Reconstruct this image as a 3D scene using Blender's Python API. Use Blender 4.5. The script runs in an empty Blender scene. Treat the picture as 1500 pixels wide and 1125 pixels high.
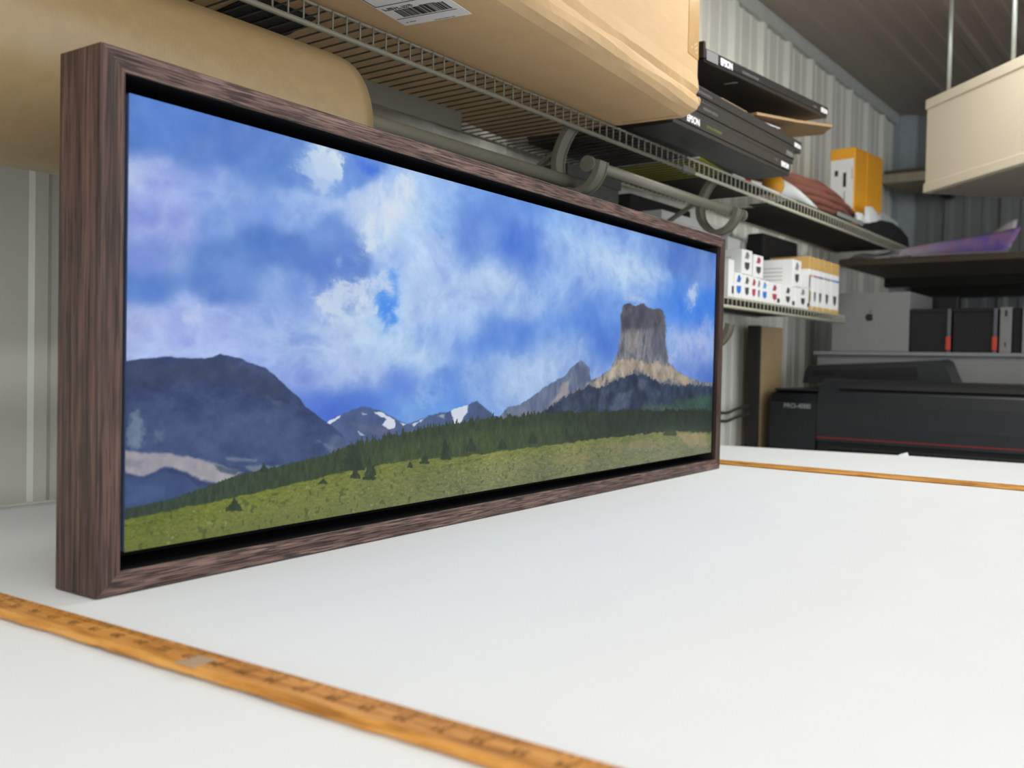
import bpy, bmesh, math, random
import numpy as np
from mathutils import Vector, Matrix, Euler

rnd = random.Random(7)
SC = bpy.context.scene
COL = SC.collection

# ------------------------------------------------------------------ camera
CAM = np.array([-0.40862527, -0.72588163, 0.20202981])
DIR = np.array([0.79918992, 0.60062981, -0.02322296])
RGT = np.array([0.60104793, -0.7989427, 0.02078344])
UPV = np.array([0.00607066, 0.03056802, 0.99951425])
FPX = 1382.115
cd = bpy.data.cameras.new('camera')
cam = bpy.data.objects.new('camera', cd)
COL.objects.link(cam)
cam.matrix_world = Matrix(((RGT[0], UPV[0], -DIR[0], CAM[0]), (RGT[1], UPV[1], -DIR[1], CAM[1]),
                           (RGT[2], UPV[2], -DIR[2], CAM[2]), (0, 0, 0, 1)))
cd.sensor_fit = 'HORIZONTAL'
cd.sensor_width = 36
cd.lens = FPX / 1500 * 36
cd.clip_start = 0.01
cd.clip_end = 60
cd.dof.use_dof = True
cd.dof.focus_distance = 1.15
cd.dof.aperture_fstop = 6.3
SC.camera = cam

# ------------------------------------------------------------------ world and lights
SC.view_settings.view_transform = 'Standard'
SC.view_settings.look = 'None'
SC.view_settings.gamma = 1
SC.view_settings.exposure = 0.0
SC.view_settings.use_curve_mapping = False
wd = bpy.data.worlds.new('world')
SC.world = wd
wd.use_nodes = True
wd.node_tree.nodes['Background'].inputs[0].default_value = (0.93, 0.96, 1.0, 1)
wd.node_tree.nodes['Background'].inputs[1].default_value = 1.75


def area(name, loc, sx, sy, power, color=(1, .98, .94), target=None):
    d = bpy.data.lights.new(name, 'AREA')
    d.shape = 'RECTANGLE'
    d.size = sx
    d.size_y = sy
    d.energy = power
    d.color = color
    o = bpy.data.objects.new(name, d)
    COL.objects.link(o)
    o.location = loc
    if target is not None:
        o.rotation_euler = (Vector(target) - Vector(loc)).to_track_quat('-Z', 'Y').to_euler()
    return o


area('ceiling_light_near', (-0.75, -0.78, 1.38), 1.2, 0.22, 9, target=(-0.75, -0.70, 0.0))
area('ceiling_light_middle', (1.75, -0.22, 1.38), 1.2, 0.22, 13, target=(1.75, -0.16, 0.0))
area('ceiling_light_aisle', (0.60, -1.45, 1.38), 1.2, 0.22, 10, target=(0.60, -1.35, 0.0))


# ------------------------------------------------------------------ materials
def s2l(c):
    return tuple(((x / 255) / 12.92 if x / 255 <= .04045 else ((x / 255 + .055) / 1.055) ** 2.4) for x in c)


MATS = {}


def mat(name, rgb, rough=.6, metal=0.0, noise=0.06, nscale=30, bump=0.0, bscale=200, stretch=(1, 1, 1), spec=.5, rgb2=None, emit=0):
    if name in MATS:
        return MATS[name]
    m = bpy.data.materials.new(name)
    m.use_nodes = True
    nt = m.node_tree
    b = nt.nodes['Principled BSDF']
    b.inputs['Roughness'].default_value = rough
    b.inputs['Metallic'].default_value = metal
    b.inputs['Specular IOR Level'].default_value = spec
    c = s2l(rgb)
    tc = nt.nodes.new('ShaderNodeTexCoord')
    mp = nt.nodes.new('ShaderNodeMapping')
    mp.inputs['Scale'].default_value = stretch
    nt.links.new(tc.outputs['Object'], mp.inputs[0])
    n = nt.nodes.new('ShaderNodeTexNoise')
    n.inputs['Scale'].default_value = nscale
    n.inputs['Detail'].default_value = 5
    nt.links.new(mp.outputs[0], n.inputs['Vector'])
    r = nt.nodes.new('ShaderNodeValToRGB')
    r.color_ramp.elements[0].position = .3
    r.color_ramp.elements[1].position = .7
    c2 = s2l(rgb2) if rgb2 else None
    if c2 is None:
        r.color_ramp.elements[0].color = tuple(x * (1 - noise) for x in c) + (1,)
        r.color_ramp.elements[1].color = tuple(min(1, x * (1 + noise)) for x in c) + (1,)
    else:
        r.color_ramp.elements[0].color = c + (1,)
        r.color_ramp.elements[1].color = c2 + (1,)
    nt.links.new(n.outputs['Fac'], r.inputs[0])
    nt.links.new(r.outputs[0], b.inputs['Base Color'])
    if bump:
        n2 = nt.nodes.new('ShaderNodeTexNoise')
        n2.inputs['Scale'].default_value = bscale
        n2.inputs['Detail'].default_value = 4
        nt.links.new(mp.outputs[0], n2.inputs['Vector'])
        bp = nt.nodes.new('ShaderNodeBump')
        bp.inputs['Strength'].default_value = bump
        bp.inputs['Distance'].default_value = .002
        nt.links.new(n2.outputs['Fac'], bp.inputs['Height'])
        nt.links.new(bp.outputs[0], b.inputs['Normal'])
    MATS[name] = m
    return m


def wood_mat(name, dark, mid, light, stretch, coarse=40, fine=260, rough=.55, finepos=.40, finemix=.75):
    m = bpy.data.materials.new(name)
    m.use_nodes = True
    nt = m.node_tree
    b = nt.nodes['Principled BSDF']
    b.inputs['Roughness'].default_value = rough
    b.inputs['Specular IOR Level'].default_value = .35
    tc = nt.nodes.new('ShaderNodeTexCoord')
    mp = nt.nodes.new('ShaderNodeMapping')
    mp.inputs['Scale'].default_value = stretch
    nt.links.new(tc.outputs['Object'], mp.inputs[0])
    n = nt.nodes.new('ShaderNodeTexNoise')
    n.inputs['Scale'].default_value = coarse
    n.inputs['Detail'].default_value = 6
    n.inputs['Roughness'].default_value = .6
    n.inputs['Distortion'].default_value = .4
    nt.links.new(mp.outputs[0], n.inputs['Vector'])
    r = nt.nodes.new('ShaderNodeValToRGB')
    e = r.color_ramp.elements
    e[0].position = .34
    e[0].color = s2l(dark) + (1,)
    e[1].position = .66
    e[1].color = s2l(light) + (1,)
    k = e.new(.5)
    k.color = s2l(mid) + (1,)
    nt.links.new(n.outputs['Fac'], r.inputs[0])
    n2 = nt.nodes.new('ShaderNodeTexNoise')
    n2.inputs['Scale'].default_value = fine
    n2.inputs['Detail'].default_value = 3
    nt.links.new(mp.outputs[0], n2.inputs['Vector'])
    r2 = nt.nodes.new('ShaderNodeValToRGB')
    r2.color_ramp.elements[0].position = finepos
    r2.color_ramp.elements[0].color = tuple(x * .5 for x in s2l(dark)) + (1,)
    r2.color_ramp.elements[1].position = finepos + .08
    r2.color_ramp.elements[1].color = (1, 1, 1, 1)
    nt.links.new(n2.outputs['Fac'], r2.inputs[0])
    mx = nt.nodes.new('ShaderNodeMix')
    mx.data_type = 'RGBA'
    mx.blend_type = 'MULTIPLY'
    mx.inputs[0].default_value = finemix
    nt.links.new(r.outputs[0], mx.inputs[6])
    nt.links.new(r2.outputs[0], mx.inputs[7])
    nt.links.new(mx.outputs[2], b.inputs['Base Color'])
    bp = nt.nodes.new('ShaderNodeBump')
    bp.inputs['Strength'].default_value = .35
    bp.inputs['Distance'].default_value = .0006
    nt.links.new(n2.outputs['Fac'], bp.inputs['Height'])
    nt.links.new(bp.outputs[0], b.inputs['Normal'])
    return m


M_paper = mat('white_paper', (233, 238, 240), .62, noise=.012, nscale=6, bump=.12, bscale=9, stretch=(1, 2.2, 1), spec=.25)
M_table = mat('table_laminate', (226, 228, 226), .4, noise=.02)
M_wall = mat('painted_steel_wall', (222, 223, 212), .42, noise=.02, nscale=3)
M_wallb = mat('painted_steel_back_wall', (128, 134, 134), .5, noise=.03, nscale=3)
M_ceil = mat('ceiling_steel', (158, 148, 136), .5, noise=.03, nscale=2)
M_trim = mat('grey_trim', (186, 189, 184), .5)
M_kraft = mat('kraft_paper', (158, 136, 98), .38, noise=.05, nscale=60, bump=.12, bscale=300, spec=.6)
M_card = mat('cardboard', (206, 174, 132), .75, noise=.035, nscale=14, bump=.15, bscale=80, stretch=(1, 1, 5), spec=.2)
M_cardd = mat('cardboard_dark', (160, 132, 94), .8, noise=.05)
M_tape = mat('packing_tape', (196, 158, 108), .25, noise=.05)
M_label = mat('label_paper', (232, 232, 232), .6, noise=.01)
M_ink = mat('black_ink', (28, 28, 32), .6)
M_wire = mat('coated_wire', (128, 125, 109), .4, noise=.02)
M_brk = mat('bracket_grey', (108, 107, 94), .45, noise=.02)
M_rod = mat('rod_enamel', (118, 116, 102), .38, noise=.02)
M_black = mat('black_carton', (27, 27, 29), .38, noise=.05)
M_blackm = mat('black_matt', (14, 14, 15), .7)
M_whitep = mat('white_print', (238, 238, 240), .5)
M_greyp = mat('grey_print', (125, 125, 125), .5)
M_yelg = mat('yellow_card', (150, 145, 40), .6)
M_orange = mat('orange_padded', (240, 170, 40), .5, noise=.06, nscale=10, bump=.3, bscale=40)
M_brown = mat('brown_fabric', (124, 76, 62), .85, noise=.12, nscale=40, bump=.4, bscale=200)
M_whitec = mat('white_fabric', (226, 230, 228), .8, noise=.02, bump=.2, bscale=60)
M_green = mat('dark_green_card', (24, 60, 48), .5)
M_tanp = mat('tan_print', (205, 168, 100), .5, noise=.03)
M_boxw = mat('white_carton', (236, 238, 236), .5, noise=.01)
M_boxs = mat('grey_carton_side', (196, 196, 194), .55, noise=.02)
M_plast = mat('printer_plastic', (24, 27, 30), .45, noise=.04)
M_plast2 = mat('printer_plastic_lid', (34, 38, 40), .38, noise=.04)
M_red = mat('red_line', (150, 30, 44), .5)
M_redtab = mat('red_tab', (196, 62, 48), .5)
M_greyb = mat('grey_cabinet', (136, 138, 140), .5, noise=.02)
M_lgrey = mat('light_grey_box', (132, 133, 131), .5, noise=.02)
M_beige = mat('beige_enamel', (216, 205, 182), .5, noise=.015, nscale=4)
M_ply = mat('plywood', (186, 160, 120), .6, noise=.08, nscale=12, stretch=(6, 1, 6))
M_plyd = mat('dark_shelf_board', (96, 82, 66), .7, noise=.08, nscale=9, stretch=(1, 6, 1))
M_beam = mat('pale_plank', (168, 158, 136), .7, noise=.08, nscale=9, stretch=(1, 6, 1))
M_beamd = mat('dark_rail', (38, 36, 32), .7)
M_cable = mat('grey_cable', (66, 64, 60), .6)
M_steel = mat('galvanised_rod', (190, 196, 190), .35, metal=.3)
M_white_s = mat('white_sheet', (228, 228, 232), .35)
M_conc = mat('concrete_floor', (120, 118, 112), .7, noise=.08, nscale=5)
M_canvedge = mat('canvas_edge', (96, 116, 156), .6)
M_void = mat('black_paint', (7, 7, 9), .65, spec=.2)


# ------------------------------------------------------------------ mesh helpers
def link(name, bm, m, parent=None, smooth=False):
    me = bpy.data.meshes.new(name)
    bmesh.ops.recalc_face_normals(bm, faces=bm.faces)
    bm.to_mesh(me)
    bm.free()
    if smooth:
        for p in me.polygons:
            p.use_smooth = True
    me.materials.append(m)
    o = bpy.data.objects.new(name, me)
    COL.objects.link(o)
    if parent is not None:
        mw = Matrix.Identity(4)
        p = parent
        while p is not None:
            mw = p.matrix_basis @ mw
            p = p.parent
        me.transform(mw.inverted())
        o.parent = parent
    else:
        co = np.array([v.co[:] for v in me.vertices])
        c = Vector(((co[:, 0].min() + co[:, 0].max()) / 2, (co[:, 1].min() + co[:, 1].max()) / 2, co[:, 2].min()))
        me.transform(Matrix.Translation(-c))
        o.location = c
    return o


def tag(o, label, cat, group=None, kind=None):
    o['label'] = label
    if cat:
        o['category'] = cat
    if group:
        o['group'] = group
    if kind:
        o['kind'] = kind
    return o


def thing(name, label, cat, loc, rotz=0, group=None, rot=None):
    o = bpy.data.objects.new(name, None)
    o.empty_display_size = .05
    COL.objects.link(o)
    o.location = loc
    o.rotation_euler = rot if rot else (0, 0, rotz)
    return tag(o, label, cat, group)


def xf(bm, verts, M):
    bmesh.ops.transform(bm, matrix=M, verts=verts)


def box(x0, x1, y0, y1, z0, z1, bev=0.0, bm=None, M=None, seg=2):
    b2 = bmesh.new()
    r = bmesh.ops.create_cube(b2, size=1)
    bmesh.ops.scale(b2, vec=(abs(x1 - x0), abs(y1 - y0), abs(z1 - z0)), verts=b2.verts)
    bmesh.ops.translate(b2, vec=((x0 + x1) / 2, (y0 + y1) / 2, (z0 + z1) / 2), verts=b2.verts)
    if bev:
        bmesh.ops.bevel(b2, geom=list(b2.edges), offset=bev, segments=seg, affect='EDGES', profile=.5)
    if M is not None:
        bmesh.ops.transform(b2, matrix=M, verts=b2.verts)
    if bm is None:
        return b2
    me = bpy.data.meshes.new('t')
    b2.to_mesh(me)
    b2.free()
    bm.from_mesh(me)
    bpy.data.meshes.remove(me)
    return bm


def catmull(pts, n=6):
    P = [np.array(p, float) for p in pts]
    P = [2 * P[0] - P[1]] + P + [2 * P[-1] - P[-2]]
    out = []
    for i in range(1, len(P) - 2):
        for k in range(n):
            t = k / n
            a, b, c, d = P[i - 1], P[i], P[i + 1], P[i + 2]
            out.append(.5 * ((2 * b) + (-a + c) * t + (2 * a - 5 * b + 4 * c - d) * t * t + (-a + 3 * b - 3 * c + d) * t ** 3))
    out.append(P[-2])
    return out


def tube(path, r, n=8, bm=None, caps=True):
    bm = bm or bmesh.new()
    P = [Vector(p) for p in path]
    rings = []
    for i, p in enumerate(P):
        t = (P[min(i + 1, len(P) - 1)] - P[max(i - 1, 0)]).normalized()
        a = Vector((0, 0, 1)) if abs(t.z) < .9 else Vector((1, 0, 0))
        s = t.cross(a).normalized()
        w = s.cross(t)
        rr = r[i] if isinstance(r, (list, tuple)) else r
        rings.append([bm.verts.new(p + (s * math.cos(k * 2 * math.pi / n) + w * math.sin(k * 2 * math.pi / n)) * rr) for k in range(n)])
    for i in range(len(rings) - 1):
        for k in range(n):
            bm.faces.new((rings[i][k], rings[i][(k + 1) % n], rings[i + 1][(k + 1) % n], rings[i + 1][k]))
    if caps:
        bm.faces.new(rings[0][::-1])
        bm.faces.new(rings[-1])
    return bm


def prism(poly, axis, a, b, bm=None):
    """extrude 2-D polygon along axis 0/1/2 between a and b; poly holds the other two coords in order"""
    bm = bm or bmesh.new()

    def mk(p, t):
        c = list(p)
        c.insert(axis, t)
        return bm.verts.new(c)
    A = [mk(p, a) for p in poly]
    B = [mk(p, b) for p in poly]
    bm.faces.new(A[::-1])
    bm.faces.new(B)
    n = len(poly)
    for i in range(n):
        bm.faces.new((A[i], A[(i + 1) % n], B[(i + 1) % n], B[i]))
    return bm


def ribbon(path, th, x0, x1, bm=None):
    """strap: path in (y,z), thickness th, extruded in x"""
    bm = bm or bmesh.new()
    P = [np.array(p, float) for p in path]
    L, R = [], []
    for i, p in enumerate(P):
        t = P[min(i + 1, len(P) - 1)] - P[max(i - 1, 0)]
        t /= np.linalg.norm(t)
        nrm = np.array([-t[1], t[0]])
        L.append(p + nrm * th / 2)
        R.append(p - nrm * th / 2)
    rows = []
    for x in (x0, x1):
        rows.append(([bm.verts.new((x, *q)) for q in L], [bm.verts.new((x, *q)) for q in R]))
    (l0, r0), (l1, r1) = rows
    for i in range(len(P) - 1):
        bm.faces.new((l0[i], l0[i + 1], r0[i + 1], r0[i]))
        bm.faces.new((l1[i], r1[i], r1[i + 1], l1[i + 1]))
        bm.faces.new((l0[i], l1[i], l1[i + 1], l0[i + 1]))
        bm.faces.new((r0[i], r0[i + 1], r1[i + 1], r1[i]))
    bm.faces.new((l0[0], r0[0], r1[0], l1[0]))
    bm.faces.new((l0[-1], l1[-1], r1[-1], r0[-1]))
    return bm


def grid(fn, nu, nv, bm=None, closed=False):
    bm = bm or bmesh.new()
    V = [[bm.verts.new(fn(i / (nu - 1), j / (nv - 1))) for j in range(nv)] for i in range(nu)]
    for i in range(nu - 1):
        for j in range(nv - 1):
            bm.faces.new((V[i][j], V[i + 1][j], V[i + 1][j + 1], V[i][j + 1]))
    return bm


def solidify(o, t, off=-1):
    m = o.modifiers.new('thickness', 'SOLIDIFY')
    m.thickness = t
    m.offset = off


def text_mesh(name, s, size, M, m, parent, ext=.0002, bold=0):
    cu = bpy.data.curves.new('txt', 'FONT')
    cu.body = s
    cu.size = size
    cu.extrude = ext
    cu.offset = bold
    cu.align_x = 'CENTER'
    cu.align_y = 'CENTER'
    ob = bpy.data.objects.new('txt', cu)
    COL.objects.link(ob)
    dg = bpy.context.evaluated_depsgraph_get()
    me = bpy.data.meshes.new_from_object(ob.evaluated_get(dg))
    bpy.data.objects.remove(ob)
    bm = bmesh.new()
    bm.from_mesh(me)
    bmesh.ops.transform(bm, matrix=M, verts=bm.verts)
    return link(name, bm, m, parent)


def basis(ex, ey, ez, loc):
    return Matrix(((ex[0], ey[0], ez[0], loc[0]), (ex[1], ey[1], ez[1], loc[1]), (ex[2], ey[2], ez[2], loc[2]), (0, 0, 0, 1)))


FACE_FRONT = lambda x, y, z: basis((1, 0, 0), (0, 0, 1), (0, -1, 0), (x, y, z))      # faces -y
FACE_LEFT = lambda x, y, z: basis((0, -1, 0), (0, 0, 1), (-1, 0, 0), (x, y, z))       # faces -x

VW = 0.577     # side wall plane
UB = 4.40     # back wall plane
ZC = 1.425    # ceiling
FLOOR = -0.90


# ================================================================== SETTING
def ribbed(name, a0, a1, z0, z1, first, mt, mapf, pitch=.239, h=.017):
    prof = [(a0, 0.0)]
    k = math.ceil((a0 - first) / pitch)
    c = first + k * pitch
    while c < a1 - .05:
        if c - .03 > a0:
            prof += [(c - .026, 0), (c - .012, h), (c + .012, h), (c + .026, 0)]
        for q in (1 / 3, 2 / 3):
            m_ = c + pitch * q
            if m_ + .02 < a1:
                prof += [(m_ - .016, 0), (m_ - .009, .004), (m_ + .009, .004), (m_ + .016, 0)]
        c += pitch
    prof.append((a1, 0))
    bm = bmesh.new()
    A = [bm.verts.new(mapf(a, d, z0)) for a, d in prof]
    B = [bm.verts.new(mapf(a, d, z1)) for a, d in prof]
    C = [bm.verts.new(mapf(a, -.03, z0)) for a, d in (prof[0], prof[-1])]
    D = [bm.verts.new(mapf(a, -.03, z1)) for a, d in (prof[0], prof[-1])]
    for i in range(len(prof) - 1):
        bm.faces.new((A[i], A[i + 1], B[i + 1], B[i]))
    bm.faces.new((C[0], D[0], D[1], C[1]))
    bm.faces.new((A[0], B[0], D[0], C[0]))
    bm.faces.new((A[-1], C[1], D[1], B[-1]))
    o = link(name, bm, mt)
    o['kind'] = 'structure'
    return o


w = ribbed('wall_left', -2.0, UB, FLOOR, ZC, 2.47, M_wall, lambda a, d, z: (a, VW - d, z))
tag(w, 'white ribbed steel wall running behind the wire shelves', None, kind='structure')
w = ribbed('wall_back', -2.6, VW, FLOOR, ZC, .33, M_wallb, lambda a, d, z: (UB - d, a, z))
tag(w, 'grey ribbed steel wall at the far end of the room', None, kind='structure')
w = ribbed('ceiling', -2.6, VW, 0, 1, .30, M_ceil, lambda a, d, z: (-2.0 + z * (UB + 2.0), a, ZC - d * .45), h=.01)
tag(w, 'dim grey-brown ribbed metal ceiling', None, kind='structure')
w = link('floor', box(-2.6, UB, -3.2, VW, FLOOR - .04, FLOOR), M_conc)
tag(w, 'grey concrete floor below the work table', None, kind='structure')
bm = prism([(VW, 1.425), (VW, 1.384), (VW - .020, 1.384), (VW - .026, 1.400), (VW - .03, 1.41), (VW - .03, 1.425)], 0, -2.0, UB)
tag(link('trim_1', bm, M_trim), 'grey angle trim where the ribbed wall meets the ceiling', None, kind='structure')
bm = prism([(UB, VW), (UB - .05, VW), (UB - .05, .545), (UB - .02, .48), (UB, .475)], 2, FLOOR, ZC)
tag(link('trim_2', bm, mat('corner_trim', (150, 160, 166), .5)), 'bluish grey corner flashing between the two steel walls', None, kind='structure')

# ================================================================== WORK TABLE
t = thing('work_table', 'long white work table carrying the framed landscape picture', 'table', (0.4, -.3, FLOOR))
EDGE = [(-1.3, -1.5), (1.98, -1.5), (1.955, -.42), (1.925, -.13), (1.835, .29), (1.80, .558), (-1.3, .558)]
bm = prism(EDGE, 2, -.034, -.001)
link('tabletop', bm, M_table, t)
for x in (-1.15, 1.65):
    for y in (-1.3, .42):
        link('leg', box(x - .035, x + .035, y - .035, y + .035, FLOOR, -.034, .004), M_table, t)
link('apron', box(-1.12, 1.62, .40, .425, -.13, -.034), M_table, t)
link('apron', box(-1.12, 1.62, -1.32, -1.29, -.13, -.034), M_table, t)


# paper sheet: gently wavy
def vnoise(x, y, seed):
    xi = np.floor(x).astype(np.int64)
    yi = np.floor(y).astype(np.int64)
    fx = x - xi
    fy = y - yi
    fx = fx * fx * (3 - 2 * fx)
    fy = fy * fy * (3 - 2 * fy)

    def h(a, b):
        n = (a * 374761393 + b * 668265263 + seed * 1442695041) & 0xffffffff
        n = ((n ^ (n >> 13)) * 1274126177) & 0xffffffff
        n = n ^ (n >> 16)
        return (n & 0xffff) / 65535.0
    return (h(xi, yi) * (1 - fx) + h(xi + 1, yi) * fx) * (1 - fy) + (h(xi, yi + 1) * (1 - fx) + h(xi + 1, yi + 1) * fx) * fy


def fbm(x, y, seed=0, octv=5, gain=.5):
    s = 0
    a = 1
    tot = 0
    for i in range(octv):
        s = s + a * vnoise(x, y, seed + i * 17)
        tot += a
        a *= gain
        x = x * 2.03 + 11.3
        y = y * 2.03 + 5.7
    return s / tot


def paper_pt(s, q):
    x = -1.28 + s * (3.24)
    y = -1.48 + q * 2.005
    lim = float(np.interp(y, [-1.5, -.42, -.13, .29, .56], [1.975, 1.95, 1.918, 1.828, 1.80]))
    if x > lim - .001:
        x = lim
    hz = .0012 * (float(fbm(np.array(x * 3.2 + y * 1.5), np.array(y * 5.0), 3, 3)) - .5)
    return (x, y, .0012 + hz)


bm = grid(paper_pt, 90, 60)
o = link('paper_sheet', bm, M_paper, None, True)
solidify(o, .0004)
tag(o, 'large white paper covering the top of the work table, faintly wrinkled', 'paper')
# small torn curl at the far paper edge
bm = bmesh.new()
V = [bm.verts.new(q) for q in ((1.893, -.125, .0015), (1.903, -.150, .0015), (1.900, -.147, .011), (1.893, -.133, .006))]
bm.faces.new(V)
o = link('torn_curl', bm, M_paper, None)
o.parent = bpy.data.objects['paper_sheet']
o.location = o.location - bpy.data.objects['paper_sheet'].location
solidify(o, .0004)

# ================================================================== YARDSTICKS
M_rule = wood_mat('yellow_wood', (150, 96, 30), (206, 142, 62), (222, 164, 88), (14, 1, 14), 14, 90, .4, .3, .25)
M_rule2 = wood_mat('yellow_wood_far', (160, 104, 34), (210, 148, 66), (224, 168, 90), (14, 1, 14), 14, 90, .4, .3, .25)
M_tick = mat('worn_tick_ink', (122, 84, 36), .6)


def yardstick(label, cx, cy, ang, L0, L1, mt, seed, wid=.0295, worn=True):
    t = thing('yardstick', label, 'ruler', (cx, cy, .0022), ang, 'yellow wooden yardsticks on the paper')
    M = Matrix.Translation((cx, cy, .0022)) @ Matrix.Rotation(ang, 4, 'Z')
    b = bmesh.new()
    n = 160
    rr = random.Random(seed)
    rows = []
    jl = 0
    for i in range(n + 1):
        y = L0 + (L1 - L0) * i / n
        jl = jl * .6 + rr.uniform(-.0006, .0006)
        a = -wid / 2 + (jl if worn else 0)
        prof = [(a + .001, 0), (a, .0018), (a + .003, .0058), (wid / 2 - .002, .0062), (wid / 2, .0048), (wid / 2, 0)]
        rows.append([b.verts.new((p[0], y, p[1])) for p in prof])
    for i in range(n):
        for k in range(6):
            b.faces.new((rows[i][k], rows[i][(k + 1) % 6], rows[i + 1][(k + 1) % 6], rows[i + 1][k]))
    b.faces.new(rows[0][::-1])
    b.faces.new(rows[-1])
    bmesh.ops.transform(b, matrix=M, verts=b.verts)
    link('stick', b, mt, t)
    b = bmesh.new()
    y = L0 + .01
    k = 0
    while y < L1 - .01:
        ln = .010 if k % 8 == 0 else (.006 if k % 4 == 0 else .0035)
        x0 = wid / 2 - .003
        if rr.random() > .25:
            box(x0 - ln * rr.uniform(.6, 1), x0, y - .0004, y + .0004, .00585, .0064, bm=b, M=M)
        y += .0254 / 8
        k += 1
    o = link('tick_marks', b, M_tick, t)
    o['kind'] = 'stuff'
    return t, M


tn, Mn = yardstick('worn yellow wooden yardstick across the near edge of the paper, closest to the viewer', -.0475, -.20, math.radians(3.6), -.42, .66, M_rule, 3)
inch = 0
for i in range(30):
    y = -.33 + i * .0254
    text_mesh('numeral', str(36 - i), .010, Mn @ basis((0, 1, 0), (-1, 0, 0), (0, 0, 1), (-.001, y, .0062)), M_tick, tn, .00015)
# pale worn splice
link('worn_patch', box(-.0135, .004, .0, .018, .0052, .0063, .0003, M=Mn @ Matrix.Translation((0, -.02, 0))), mat('worn_wood', (178, 150, 118), .6), tn)
tf, Mf = yardstick('thin yellow wooden yardstick at the far end of the paper, past the framed picture', 1.404, -.25, math.radians(-.6), -.62, .62, M_rule2, 5, .030, False)

# ================================================================== FRAMED PICTURE
FW, FH, FD, FT, FR = 1.3207, .45, .0604, .022, .0188     # FT stile face, FR rail face
RZ = math.radians(2.5)
LIFT = .0022
fr = thing('framed_picture', 'dark walnut-stained float frame holding a wide mountain and meadow landscape print', 'picture', (0, 0, LIFT), RZ)
MF = Matrix.Translation((0, 0, LIFT)) @ Matrix.Rotation(RZ, 4, 'Z')
DK, MD, LT = (48, 34, 30), (98, 74, 66), (132, 104, 94)
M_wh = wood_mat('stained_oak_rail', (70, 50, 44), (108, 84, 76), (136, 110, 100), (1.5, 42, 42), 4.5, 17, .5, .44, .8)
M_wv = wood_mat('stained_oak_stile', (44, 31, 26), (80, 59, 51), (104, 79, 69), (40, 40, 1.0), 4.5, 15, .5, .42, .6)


def mitre(p0, p1, horiz, name, mt):
    # rail profile: outer shell (L-section), mitred ends.  d = inward distance, y = depth
    b = bmesh.new()
    prof = [(0, .001), (.001, 0), (FT - .0008, 0), (FT, .0008), (FT, FD - .008), (FT + .016, FD - .008), (FT + .016, FD - .002), (.001, FD), (0, FD - .001)]
    ends = []
    for end in (0, 1):
        ring = []
        for d, y in prof:
            dz = d * FR / FT
            if horiz == 'bottom':
                q = ((d if end == 0 else FW - d), y, dz)
            elif horiz == 'top':
                q = ((d if end == 0 else FW - d), y, FH - dz)
            elif horiz == 'left':
                q = (d, y, (dz if end == 0 else FH - dz))
            else:
                q = (FW - d, y, (dz if end == 0 else FH - dz))
            ring.append(b.verts.new(q))
        ends.append(ring)
    n = len(prof)
    for k in range(n):
        b.faces.new((ends[0][k], ends[0][(k + 1) % n], ends[1][(k + 1) % n], ends[1][k]))
    b.faces.new(ends[0][::-1])
    b.faces.new(ends[1])
    bmesh.ops.transform(b, matrix=MF, verts=b.verts)
    o = link(name, b, mt, fr)
    return o


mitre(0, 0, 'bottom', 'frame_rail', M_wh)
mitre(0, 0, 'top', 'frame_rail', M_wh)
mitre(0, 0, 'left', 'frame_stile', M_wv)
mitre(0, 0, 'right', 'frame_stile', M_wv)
# blackened inner channel faces
CM = .0295
CZ = .0328
CY = .007
b = bmesh.new()
e = .0006
box(FT, FW - FT, .0025, FD - .009, FR, FR + e, bm=b, M=MF)
box(FT, FW - FT, .0025, FD - .009, FH - FR - e, FH - FR, bm=b, M=MF)
box(FT, FT + e, .0025, FD - .009, FR, FH - FR, bm=b, M=MF)
box(FT, FW - FT, FD - .0092, FD - .0084, FR, FH - FR, bm=b, M=MF)
link('black_channel', b, M_void, fr)
b = box(FW - FT - e, FW - FT, .006, FD - .009, FR, FH - FR, M=MF)
link('black_channel', b, mat('dark_channel', (30, 24, 24), .6), fr)
# stretched canvas body
link('canvas_body', box(CM, FW - CM, CY + .0004, .045, CZ, FH - CZ, .0012, M=MF), M_canvedge, fr)

# ------------------------------------------------------------------ printed landscape (flat print, colours per vertex)
NX, NY = 860, 460
# homography: canvas position (s,z) -> layout coordinates of the artwork sketch
ca, sa = math.cos(RZ), math.sin(RZ)


def lay(s, z, y=CY):
    X = s * ca - y * sa - CAM[0]
    Y = s * sa + y * ca - CAM[1]
    Z = z - CAM[2]
    dd = X * DIR[0] + Y * DIR[1] + Z * DIR[2]
    return (750 + FPX * (X * RGT[0] + Y * RGT[1] + Z * RGT[2]) / dd, 562.5 - FPX * (X * UPV[0] + Y * UPV[1] + Z * UPV[2]) / dd)


ss = np.linspace(CM, FW - CM, 3000)
pxs, _ = lay(ss, .2)
S = np.interp(np.linspace(pxs[0], pxs[-1], NX), pxs, ss)
T = np.linspace(CZ, FH - CZ, NY)
SS, TT = np.meshgrid(S, T, indexing='ij')
PX, PY = lay(SS, TT)
N = (SS * 10, TT * 10)      # isotropic print coordinates for noise (10 cm units)
nf = lambda f, seed, o=5, g=.5: fbm(SS * f, TT * f, seed, o, g)


def sm(x, a, b):
    t_ = np.clip((x - a) / (b - a), 0, 1)
    return t_ * t_ * (3 - 2 * t_)


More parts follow.
